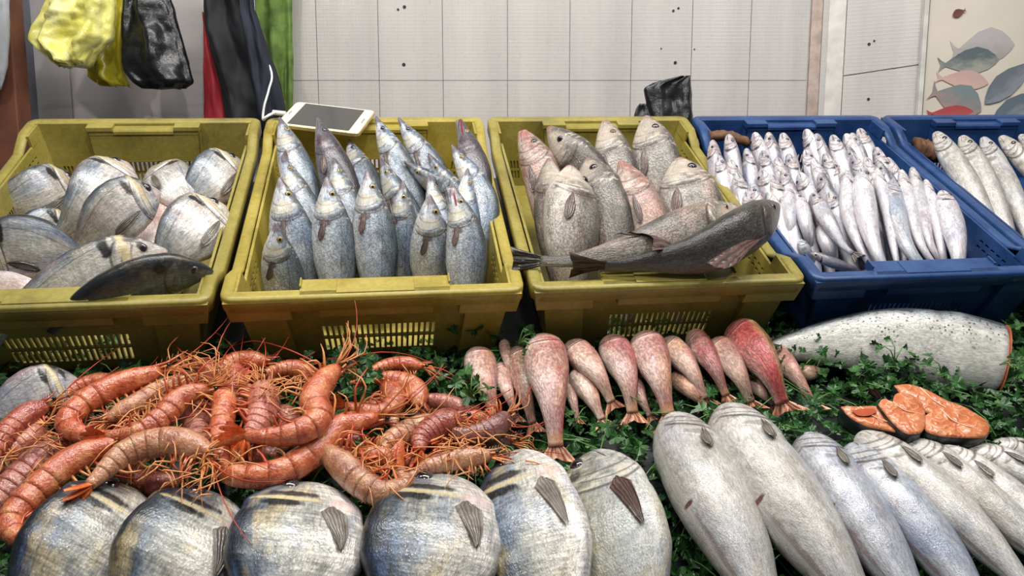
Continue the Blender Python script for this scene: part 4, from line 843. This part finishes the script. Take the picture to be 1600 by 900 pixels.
def prawn(label, path, wpx, mat='orange', fan=True, legs=1.0, ant=1.0, flip=1, rostrum=1.0, swim=True):
    """path: (x, y, w) head -> tail; the legs are on the hollow side of the curve"""
    P = [at(x, y, w) for x, y, w in path]; n = 90; c, L = crom(P, n); S = np.linspace(0, 1, n); R0 = wpx*.5*depth(c[40])/FPX
    T = np.gradient(c, axis=0); T = -T/np.linalg.norm(T, axis=1)[:, None]; N = CAM-c; N -= T*(N*T).sum(1)[:, None]; N /= np.linalg.norm(N, axis=1)[:, None]
    turn = np.cross(T[:-1], T[1:]); sg = np.sign((turn*N[:-1]).sum()) or 1; sg *= flip
    Dv = np.cross(T, N)*sg                                # towards the back of the prawn (outer side of the curve)
    if ((np.gradient(T, axis=0))*Dv).sum() < 0: pass
    curv = np.gradient(-T, axis=0)                        # points to the hollow side
    if (curv*Dv).sum()*flip > 0: Dv = -Dv
    rs = np.random.default_rng(int(abs(P[0][0]*1e4)+abs(P[-1][1]*1e4))); rv = rs.random()
    root = thing('prawn', c[40]-N[40]*R0, label, 'prawn', 'prawns heaped on the parsley')
    ip = lambda A, s: np.array([np.interp(s, S, A[:, k]) for k in range(3)]).T
    rad = lambda s: R0*np.interp(s, [0, .03, .08, .16, .26, .36, .45, .6, .75, .88, 1], [.30, .48, .70, .90, 1.0, 1.0, .97, .90, .76, .56, .36])
    m = PM[mat]; nt = 14; q = np.arange(nt)/nt*2*np.pi
    def tube(name, s0, s1, k, mt=m, lip=0):
        ss = np.linspace(s0, s1, k); Q = []
        for i, s in enumerate(ss):
            t = i/(k-1); r = rad(s)*(1 + lip*(t-.3)) * (1 if not lip or 0 < i else .96); cc, d, nn = ip(c, s), ip(Dv, s), ip(N, s)
            Q.append([cc + d*r*1.08*math.cos(a) + nn*r*.92*math.sin(a) for a in q])
        Q = np.array(Q); f = grid(Q, True, True) + [list(range(nt))[::1], [(k-1)*nt+j for j in range(nt)][::-1]]
        sg_, qg = np.meshgrid(ss, np.abs(((q/np.pi+1) % 2)-1)*-1+1, indexing='ij')
        return mesh(name, Q.reshape(-1, 3), f, mt, root, np.stack([sg_, qg], -1))
    tube('carapace', 0.0, .415, 14)
    e = [.40, .50, .595, .69, .78, .865, 1.0]
    for i in range(6): tube('abdomen_segment', e[i]-.004, e[i+1]+.010, 6, lip=.06)
    h, d0, n0, t0 = c[0], Dv[0], N[0], T[0]
    if rostrum:
        p0 = ip(c, .06)+ip(Dv, .06)*rad(.06)*.8; b = MB(); e1 = p0 + t0*L*.20*rostrum + d0*L*.035; b.tube([p0 - t0*.006, p0+t0*L*.08*rostrum, e1], R0*.24, 6, .0004)
        for k in range(5): a = p0 + (e1-p0)*(.1+k*.15); b.tube([a, a + t0*.003 + d0*R0*.32], .0008, 4, .0002)
        b.build('rostrum', m, root, smooth=True)
    for sgn in (1, -1):
        b = MB(); pe = h + d0*R0*.25 + n0*sgn*R0*.42; b.tube([pe - t0*.002, pe + t0*R0*.35], .0014, 6); b.build('eye_stalk', LEG, root, smooth=True)
        o = bpy.data.objects.new('eye', ball_mesh()); C.objects.link(o); o.parent = root; o.location = Vector(pe + t0*R0*.5 - V3(*WLOC[root.name])); o.scale = [max(R0*.19, .0026)]*3
    if legs:
        for k in range(5):
            s = .10+.055*k; ps, dd, nn, tt = ip(c, s), ip(Dv, s), ip(N, s), ip(T, s)
            for side in ((1, -1) if k % 2 == 0 else (1,)):
                a = ps - dd*rad(s)*.85 + nn*side*rad(s)*.35; ln = L*rs.uniform(.18, .36)*legs; fw = rs.uniform(-.2, .8)
                kn = a - dd*ln*.35 + tt*ln*.35*fw + nn*ln*.22*rs.uniform(.2, 1.2); en = kn - dd*ln*.25 + tt*ln*(fw*.5+rs.uniform(-.4, .2)) - nn*ln*.2
                b = MB(); b.tube(crom([a, kn, en], 7)[0], R0*.13, 5, R0*.035); b.build('leg', LEG if rs.random() < .6 else LEGR, root, smooth=True)
    if swim:
        for k in range(5):
            s = .42+.095*k; ps, dd, nn, tt = ip(c, s), ip(Dv, s), ip(N, s), ip(T, s); ln = R0*rs.uniform(.9, 1.3); a = ps - dd*rad(s)*.8 + nn*rad(s)*.3
            en = a - dd*ln*.9 + tt*ln*rs.uniform(-.9, .9) + nn*ln*rs.uniform(-.1, .4); bmid = (a+en)/2 + tt*ln*rs.uniform(-.3, .3)
            b = MB(); b.tube(crom([a, bmid, en], 6)[0], R0*.13, 5, R0*.05); b.build('swimmeret', LEG if rs.random() < .5 else LEGR, root, smooth=True)
    if fan:
        te, dd, nn, tt = c[-1], Dv[-1], N[-1], -T[-1]
        for k, an in enumerate((-.55, -.25, .0, .25, .55)):
            l = R0*2.3*(1 if k != 2 else .85); dr = nrm(tt*math.cos(an) + nn*math.sin(an)*.8 + dd*math.sin(an)*.7); w = R0*(.42 if k != 2 else .26); sd = nrm(np.cross(dr, nn*.6+dd*.8)); up = np.cross(sd, dr)
            A, B = np.meshgrid(np.linspace(0, 1, 7), np.linspace(-1, 1, 5), indexing='ij'); wd = w*np.sin(np.clip(A*.88+.1, 0, 1)*np.pi)**.6
            Q = te - tt*.003 + dr*(A*l)[..., None] + sd*(B*wd)[..., None] + up*((1-B*B)*w*.28)[..., None]
            v = np.concatenate([Q.reshape(-1, 3), (Q - up*w*.12).reshape(-1, 3)]); f = grid(Q); f = f + [[i+35 for i in g][::-1] for g in f]
            mesh('tail_blade' if k != 2 else 'telson', v, f, FAN if mat != 'purple' else m, root, np.stack([A, np.ones_like(A)*.6], -1).reshape(-1, 2).repeat(1, 0).tolist()*2)
    if ant:
        for k in range(2):
            a = h + t0*R0*.5 + n0*R0*(.3 if k else -.1); l = min(L, .15)*rs.uniform(.6, 1.0)*ant; pts = [a]; dr = nrm(t0 + (d0*rs.uniform(-.5, .6)) + n0*rs.uniform(.0, .35))
            cv = (d0*rs.uniform(-1, 1) + n0*rs.uniform(-.5, -.1))*.16
            for j in range(8): dr = nrm(dr + cv); pts.append(pts[-1] + dr*l/8)
            pts = [p if loc(p)[2] > .02 else p + W*(.02-loc(p)[2]) for p in pts]
            b = MB(); b.tube(pts, .0010, 5, .0004); b.build('antenna', ANT, root, smooth=True)
        for k in range(9):
            a = h - d0*R0*.2 + n0*R0*rs.uniform(-.4, .4); l = L*rs.uniform(.12, .38); e1 = a + t0*l*.6 - d0*l*rs.uniform(-.3, .5) + n0*l*rs.uniform(0, .5); e2 = e1 + t0*l*rs.uniform(-.1, .5) - d0*l*.3
            b = MB(); b.tube(crom([a, e1, e2], 6)[0], .0011, 5, .0005); b.build('feeler', LEG, root, smooth=True)
    for ch in root.children: ch['rnd'] = rv
_bm = []
def ball_mesh():
    if not _bm:
        v, f = [], []; nu, nv = 10, 7
        for i in range(nv):
            for j in range(nu): a, b = math.pi*i/(nv-1), 2*math.pi*j/nu; v.append((math.sin(a)*math.cos(b), math.sin(a)*math.sin(b), math.cos(a)))
        P = np.array(v).reshape(nv, nu, 3); me = bpy.data.meshes.new('ball'); me.from_pydata(v, [], grid(P, True, True)); me.materials.append(PEYE); me.polygons.foreach_set('use_smooth', [True]*len(me.polygons)); _bm.append(me)
    return _bm[0]
def H_(w, *p): return [(x, y, w) for x, y in p]
# lowest layer first
prawn('dark red prawn low behind the front bream heads, left half', H_(.03, (285,752), (247,758), (205,745), (190,728)), 40, 'red', ant=0, legs=0)
prawn('dark prawn lying under the tangle in the heap centre', H_(.03, (450,705), (410,712), (372,700), (355,680)), 38, 'red', ant=0, legs=0)
prawn('dark prawn deep between the U-shaped one and the open-mouthed head', H_(.028, (470,745), (520,690), (560,690), (600,690)), 36, 'red', ant=0, legs=0)
prawn('prawn lying under the heap by its right end', H_(.03, (800,690), (740,690), (690,690), (650,700)), 36, 'purple', ant=.5)
prawn('orange prawn at upper left, tail towards the white bream', H_(.045, (180,590), (140,598), (100,618), (80,640)), 24, 'orange', fan=False)
prawn('prawn at left edge with its head by the white bream', H_(.055, (76,632), (40,650), (5,686), (-25,730)), 38, 'red')
prawn('thick reddish prawn running off the left edge, upper', H_(.05, (110,692), (60,722), (10,768), (-40,820)), 48, 'pink', fan=False, ant=.6)
prawn('prawn at the left edge under the thick reddish one', H_(.04, (70,660), (40,690), (0,720), (-30,760)), 36, 'pink', ant=.5)
prawn('red prawn in the back of the heap near the left', H_(.05, (300,566), (325,580), (340,605), (336,640)), 32, 'red')
prawn('upright prawn at heap left of the U-shaped one', H_(.05, (312,625), (308,655), (312,690), (330,712)), 44, 'pink', legs=.6)
prawn('prawn curled at the back top of the heap', H_(.06, (420,566), (385,562), (355,570), (340,600)), 28, 'orange')
prawn('prawn standing vertical behind the whisker tangle', H_(.055, (372,570), (366,595), (370,625), (385,650)), 38, 'red', legs=.6)
prawn('big bellied prawn in the middle of the whisker tangle', H_(.065, (408,598), (412,630), (403,662), (385,690)), 48, 'pink')
prawn('prawn behind the raised head, back right of the tangle', H_(.055, (490,585), (460,575), (430,580), (405,590)), 26, 'orange', legs=1.3)
prawn('prawn with a long spike pointing right at heap back', H_(.05, (662,573), (630,568), (600,572), (572,584)), 22, 'orange')
prawn('prawn under the green sprig, curling down', H_(.058, (655,636), (648,608), (615,594), (580,592)), 34, 'orange')
prawn('prawn at right with its tail fan on the left', H_(.06, (598,598), (618,626), (592,646), (540,634)), 34, 'orange')
prawn('small prawn right of the green sprig', H_(.05, (735,643), (700,630), (665,626), (640,630)), 26, 'pink', legs=1.2)
prawn('orange legged prawn in front of the leftmost red mullet', H_(.05, (770,660), (730,655), (700,668), (690,690)), 30, 'orange', legs=1.3)
prawn('purple brown prawn with its spike against the big red mullet', H_(.055, (795,648), (765,672), (730,680), (700,672)), 36, 'purple', legs=1.1)
prawn('dark red prawn bulging between pale ones at right', H_(.06, (722,655), (690,662), (660,684), (655,705)), 42, 'red', legs=.7)
prawn('pale prawn crossing the right of the heap', H_(.055, (698,660), (650,670), (610,690), (588,715)), 38, 'pale', legs=1.2)
prawn('pale prawn by the front bream with spike reaching right', H_(.06, (768,712), (724,716), (675,728), (640,745)), 34, 'pale', legs=.7, rostrum=1.2)
prawn('long horizontal prawn under the curved ones at left', H_(.065, (165,657), (214,630), (263,602), (318,588)), 30, 'pale', fan=False)
prawn('curved prawn with knee-shaped bend at upper left', H_(.075, (255,578), (181,603), (128,632), (105,662), (135,680), (175,680)), 38, 'orange', rostrum=1.2)
prawn('smooth orange prawn curving under, right of knee-shaped one', H_(.085, (326,606), (284,620), (255,650), (215,676), (165,682)), 38, 'orange', rostrum=.5)
prawn('big U-shaped prawn in the heap centre', H_(.07, (592,652), (530,668), (492,705), (445,735), (395,744), (352,735), (342,690)), 44, 'orange', fan=False)
prawn('long prawn rising from the left of the U shape', H_(.075, (340,590), (350,625), (346,670), (345,705), (352,735)), 36, 'orange', fan=False)
prawn('prominent curved prawn with raised head and orange tail fan', H_(.098, (529,573), (507,594), (491,622), (497,652), (474,672), (425,682), (385,680)), 44, 'orange', rostrum=1.3, legs=.8)
prawn('prawn head facing left with a clear black eye', H_(.07, (503,700), (530,722), (562,752), (596,770), (632,758), (625,735)), 46, 'pale')
prawn('long prawn sweeping down to bottom left, tail tightly curled', H_(.08, (185,690), (115,718), (55,768), (18,812), (32,840), (78,818)), 44, 'orange', rostrum=.6, fan=True)
prawn('arched buff prawn with legs dangling to the right', H_(.092, (325,712), (310,700), (263,690), (200,706), (140,758)), 44, 'pale', legs=1.1, rostrum=.5)
prawn('short prawn wedged behind the knee-shaped one at left', H_(.045, (205,640), (190,655), (165,668), (140,672)), 32, 'red', legs=1.2, ant=.6)
prawn('prawn half buried below the raised-head prawn', H_(.05, (430,640), (450,655), (455,680), (440,700)), 36, 'pink', legs=.8, ant=0, fan=False)
prawn('small pale prawn between the green sprig and the U shape', H_(.055, (560,640), (590,640), (612,652), (616,668)), 26, 'pale', legs=1.2, ant=.5)
prawn('orange prawn tucked behind the left-facing head', H_(.05, (560,705), (595,715), (632,722), (668,716)), 34, 'orange', legs=1.2, ant=.4)
for i, (x, y, w, lb) in enumerate([(420, 600, .085, 'tangle of pale prawn whiskers in the heap centre'), (285, 590, .085, 'tangle of pale prawn whiskers at the heap upper left'), (300, 725, .10, 'whiskers and legs hanging from the arched buff prawn'),
        (600, 720, .08, 'tangle of whiskers before the left-facing prawn head'), (735, 690, .075, 'tangle of whiskers at the right end of the prawn heap'), (60, 690, .075, 'tangle of prawn whiskers near the left edge'), (225, 655, .085, 'legs and whiskers under the two curved prawns at left')]):
    b = MB(); c0 = at(x, y, w)
    for k in range(34):
        p = c0 + U*rng.normal(0, .022) + V*rng.normal(0, .016) - W*abs(rng.normal(0, .01)); a = rng.uniform(0, 6.28); dr = U*math.cos(a) + V*math.sin(a); l = rng.uniform(.02, .055); cv = rng.uniform(-1, 1)
        b.tube(crom([p, p + dr*l*.5 + W*rng.uniform(0, .008), p + dr*l + np.cross(W, dr)*l*.4*cv - W*.004], 6)[0], .0011, 4, .0005)
    props(b.build('prawn_whiskers', (LEG, LEGR)[i % 2 == 2], smooth=True), lb, 'whiskers', kind='stuff')
# long loose feelers over the back of the heap
for i, (lab, pts) in enumerate([('long red prawn feeler arching in front of the golden crate', [(505,572,.06),(450,546,.075),(400,533,.07),(365,540,.05),(345,545,.03)]),
        ('red prawn feeler pointing up below the crate corner', [(420,570,.06),(440,545,.07),(452,525,.07)])]):
    b = MB(); b.tube(crom([at(*p) for p in pts], 24)[0], .0011, 6, .0005); props(b.build('prawn_feeler', ANT, smooth=True), lab, 'feeler')
# ------------------------------------------------------------ sprigs
sprig(at(560, 590, .075), 'bright green parsley sprig lying on top of the prawns', 7, .024)
sprig(at(735, 620, .05), 'parsley sprig beside the leftmost red mullet', 6, .024)
sprig(at(1398, 565, .075), 'parsley stem with small leaves against the salmon belly', 3, .016)
sprig(at(1475, 590, .07), 'broad leaved parsley sprig below the salmon near the steaks', 4, .024)
sprig(at(1562, 570, .08), 'parsley leaf at the cut end of the salmon', 3, .02)
sprig(at(810, 538, .06), 'parsley leaf lying on the brown mullet snout', 4, .02)
sprig(at(735, 522, .03), 'dark parsley sprig against the golden crate front', 8, .03, h=.045)
sprig(at(1130, 650, .05), 'parsley leaf between mullet tails and the biggest hake', 5, .026)
sprig(at(1215, 670, .05), 'light green parsley leaf above the bluish silver fish', 4, .034)
# ------------------------------------------------------------ phone, cable, bags, jackets
GOLD = plain('champagne_phone_shell', 'd9c79a', .3, .4, var=.03); WHT = plain('white_phone_face', 'e8e2cf', .2, coat=.5, var=.02); SCR = plain('dark_phone_screen', '2b2a26', .08, coat=1, var=.1, scale=8)
def phone():
    q = [at(452, 160, .149), at(577, 174, .149), at(571, 213, .149), at(443, 197, .149)]; c = sum(q)/4
    ex = nrm((q[1]+q[2])-(q[0]+q[3])); ln = np.linalg.norm((q[1]+q[2])-(q[0]+q[3]))/2; n = W; ey = nrm(np.cross(n, ex)); ex = np.cross(ey, n); ht = abs(((q[0]+q[1])-(q[2]+q[3])).dot(ey))/2
    root = thing('smartphone', c, 'champagne white smartphone lying face up on the golden crate rim', 'phone')
    def rr(w, h, r, z, k=6):
        o = []
        for sx, sy, a0 in ((1, 1, 0), (-1, 1, 90), (-1, -1, 180), (1, -1, 270)):
            for i in range(k+1): a = math.radians(a0+90*i/k); o.append(c + ex*(sx*(w/2-r)+r*math.cos(a)) + ey*(sy*(h/2-r)+r*math.sin(a)) + n*z)
        return o
    def slab(nm, w, h, r, z0, z1, m, e=.0008):
        R = [rr(w-2*e, h-2*e, r, z0), rr(w, h, r, z0+e), rr(w, h, r, z1-e), rr(w-2*e, h-2*e, r, z1)]; A = np.array(R); k = A.shape[1]; f = grid(A, True, False) + [list(range(k))[::-1], [3*k+j for j in range(k)]]
        f = grid(A, True, True) + [list(range(k))[::-1], [3*k+j for j in range(k)]]
        return mesh(nm, A.reshape(-1, 3), [g[::-1] if len(g) == 4 else g for g in f], m, root, smooth=False)
    slab('case', ln, ht, .009, -.004, .0030, GOLD); slab('face', ln-.003, ht-.003, .008, .0028, .0036, WHT, .0002); slab('screen', ln*.745, ht*.90, .001, .0034, .0039, SCR, .0001)
    b = MB(); p = c + ex*ln*.445; b.tube([p + n*.0036 - ey*ht*.09, p + n*.0036 + ey*ht*.09], .0012, 6); b.build('home_button', plain('grey_button', '8d8468', .4), root, smooth=True)
    b = MB(); p = c - ex*ln*.45; b.tube([p + n*.0036 - ey*ht*.07, p + n*.0036 + ey*ht*.07], .0009, 6); b.build('earpiece', plain('grey_slot', '6d6a60', .4), root, smooth=True)
    return c - ex*ln/2, ex
pe, pex = phone()
CAB = plain('white_cable_plastic', 'e8e8ea', .35, var=.03)
cb = thing('charging_cable', pe, 'white charging cable hanging down to the phone', 'cable')
far = lambda x, y, Y: onY(x, y, Y)
b = MB(); b.tube(crom([far(392,-60,1.82), far(396,0,1.8), far(402,60,1.79), far(424,112,1.78), far(420,140,1.74), far(413,165,1.68), at(411,186,.15), at(418,181,.165), pe-pex*.022], 60)[0], .0024, 8); b.build('cord', CAB, cb, smooth=True)
b = MB(); b.tube([pe-pex*.026, pe-pex*.002], .0045, 10); b.build('plug', CAB, cb, smooth=True)
def hang(name, rows, Y, th, mat, parent, amp=.006, lobes=5, seed=0, nx=40, ny=40, ragged=0, cloth=.5):
    """soft hanging thing: rows (y, xl, xr) are its edges at the distance Y; closed, folded, th thick"""
    ys = [r[0] for r in rows]; P = []
    for i in range(ny):
        y = ys[0] + (ys[-1]-ys[0])*i/(ny-1); xl = np.interp(y, ys, [r[1] for r in rows]); xr = np.interp(y, ys, [r[2] for r in rows]); ring = []
        t = i/(ny-1); tk = th*min(1, .35+t*1.2)*(1 if i < ny-2 else .55)
        for j in range(nx):
            a = 2*math.pi*j/nx; cx = (xl+xr)/2 + (xr-xl)/2*math.cos(a)*(1 if i < ny-1 else .97); p = onY(cx, y + ragged*noise.noise(Vector((j*.9, seed, i*.02)))*t*t, Y)
            f = amp*(math.sin(a*lobes + seed + t*2) + 1.6*noise.noise(Vector((math.cos(a)*2.2+seed, t*4.5, math.sin(a)*2))) + .9*cloth*noise.noise(Vector((math.cos(a)*7+seed, t*14, math.sin(a)*5))))
            ring.append(p + V3(0, -math.sin(a)*tk/2 - f*math.sin(a)*1.2, 0) + V3(math.cos(a)*f*.25, 0, 0))
        P.append(ring)
    P = np.array(P); f = grid(P, True, True); f += [list(range(nx)), [(ny-1)*nx+j for j in range(nx)][::-1]]
    return mesh(name, P.reshape(-1, 3), f, mat, parent)
YB = Mat('yellow_plastic_bag', .28, 0, .2, Transmission_Weight=.0, Subsurface_Weight=.25); YB.b.inputs['Subsurface Radius'].default_value = (.03, .03, .01); _n = YB.noise(YB.geo(), 22, 4)
YB.set('Base Color', YB.ramp(_n, [(.3, 'd9d25e'), (.55, 'ebe68a'), (.75, 'f3f0b8')])); YB.bump(_n, .5, .01); YD = plain('deep_yellow_plastic_bag', 'c9bd33', .35, coat=.2, scale=20, bump=.6)
BB = Mat('black_plastic_bag', .36, 0, .12); _n = BB.noise(BB.geo(), 30, 4); BB.set('Base Color', '15161a'); BB.bump(_n, .4, .008)
t = thing('yellow_bag', onY(120, 0, 1.8), 'crumpled pale yellow plastic bag hanging at upper left', 'plastic bag', 'hanging bags')
hang('bag_body', [(-70,95,140),(-20,80,172),(0,75,176),(60,50,172),(66,50,168),(85,72,150),(104,92,138)], 1.74, .08, YB.m, t, .012, 6, 1, 60, 60, 4, 1)
t = thing('yellow_bag', onY(175, 0, 1.84), 'deeper yellow plastic bag behind the pale one, beside black bag', 'plastic bag', 'hanging bags')
hang('bag_body', [(-70,140,185),(0,150,196),(60,148,197),(100,140,196),(122,142,197),(134,160,202)], 1.84, .05, YD, t, .009, 5, 4, 50, 50, 4, 1)
t = thing('black_bag', onY(245, 0, 1.8), 'long shiny black plastic bag hanging between yellow bags and jacket', 'plastic bag', 'hanging bags')
hang('bag_body', [(-70,205,255),(0,194,266),(60,193,282),(110,194,296),(128,208,302),(138,222,290)], 1.78, .06, BB.m, t, .008, 4, 7, 50, 50, 3, .8)
# torn silver marks on the black bag
JK = plain('black_jacket_cloth', '15171c', .75, var=.3, scale=12, bump=.5); JN = plain('navy_sleeve_cloth', '1b2130', .75, var=.3, scale=12, bump=.4); RL = plain('red_jacket_lining', 'a02732', .6, var=.2, scale=10, bump=.3)
t = thing('jacket', onY(380, 60, 1.85), 'black jacket with red lining hanging beside the green cloth', 'jacket')
hang('jacket_body', [(-80,322,385),(0,318,392),(50,322,408),(110,338,428),(160,350,440),(215,358,448)], 1.84, .09, JK, t, .012, 5, 2, 60, 50, 0, .5)
hang('sleeve', [(-80,372,392),(20,378,400),(90,388,424),(150,400,440),(200,408,447)], 1.80, .05, JN, t, .006, 3, 5, 36, 40, 0, .5)
hang('lining', [(20,317,322),(45,318,328),(100,318,342),(150,319,352),(215,322,364)], 1.885, .03, RL, t, .004, 3, 9, 30, 40, 0, .3)
GC = plain('green_cloth', '66823c', .8, var=.4, scale=25, bump=.8); t = thing('green_cloth', onY(430, 60, 1.93), 'green cloth strip hanging from above at the wall corner', 'cloth')
hang('cloth', [(-90,392,458),(60,395,457),(150,398,457),(230,400,457)], 1.93, .02, GC, t, .006, 7, 3, 60, 40, 0, .8)
# wrapped sheet in the far left corner, crumpled bag behind the croaker crate, brown lining paper
SV = plain('grey_plastic_sheet', '9b9ea2', .35, coat=.3, scale=25, bump=.8); t = thing('plastic_sheet', onY(-10, 60, 1.66), 'grey plastic sheet hanging at the far left edge', 'plastic sheet')
hang('sheet', [(-80,-60,16),(60,-60,13),(110,-60,8),(140,-60,2)], 1.66, .03, SV, t, .005, 5, 8, 30, 30, 2, .8)
t = thing('black_bag', onY(1040, 175, 1.7), 'crumpled black plastic bag standing behind the croaker crate rim', 'plastic bag')
hang('bag_body', [(119,1062,1077),(124,1040,1079),(130,1018,1080),(138,1004,1081),(158,1008,1082),(182,1010,1084),(260,1000,1084),(330,1000,1080)], 1.69, .05, BB.m, t, .006, 4, 11, 50, 60, 3, .8)
hang('bag_flap', [(162,1000,1008),(168,994,1012),(182,990,1018),(230,990,1020)], 1.66, .02, BB.m, t, .003, 3, 12, 24, 20, 2, .8)
BP = plain('brown_paper', '6b4a30', .7, var=.35, scale=60, bump=.6)
def crumple(label, pts, wpx):
    P = crom([at(*p) for p in pts], 16)[0]; r = wpx*.5*depth(P[0])/FPX; b = MB(); V_ = []
    for i, p in enumerate(P):
        V_.append([p + (V*math.cos(a)*r + W*math.sin(a)*r*.9)*(1+.35*noise.noise(Vector((i*.5, a, 3)))) for a in np.linspace(0, 2*math.pi, 13)[:-1]])
    A = np.array(V_); f = grid(A, True, True)+[list(range(12)), [15*12+j for j in range(12)][::-1]]; props(mesh('crumpled_paper', A.reshape(-1, 3), f, BP), label, 'paper')
crumple('brown crumpled paper in the back left corner of the whiting crate', [(1108,214,.125),(1135,212,.13),(1168,222,.125)], 18)
crumple('brown crumpled paper in the back left of the rightmost crate', [(1432,228,.12),(1448,233,.125),(1464,240,.12)], 30)
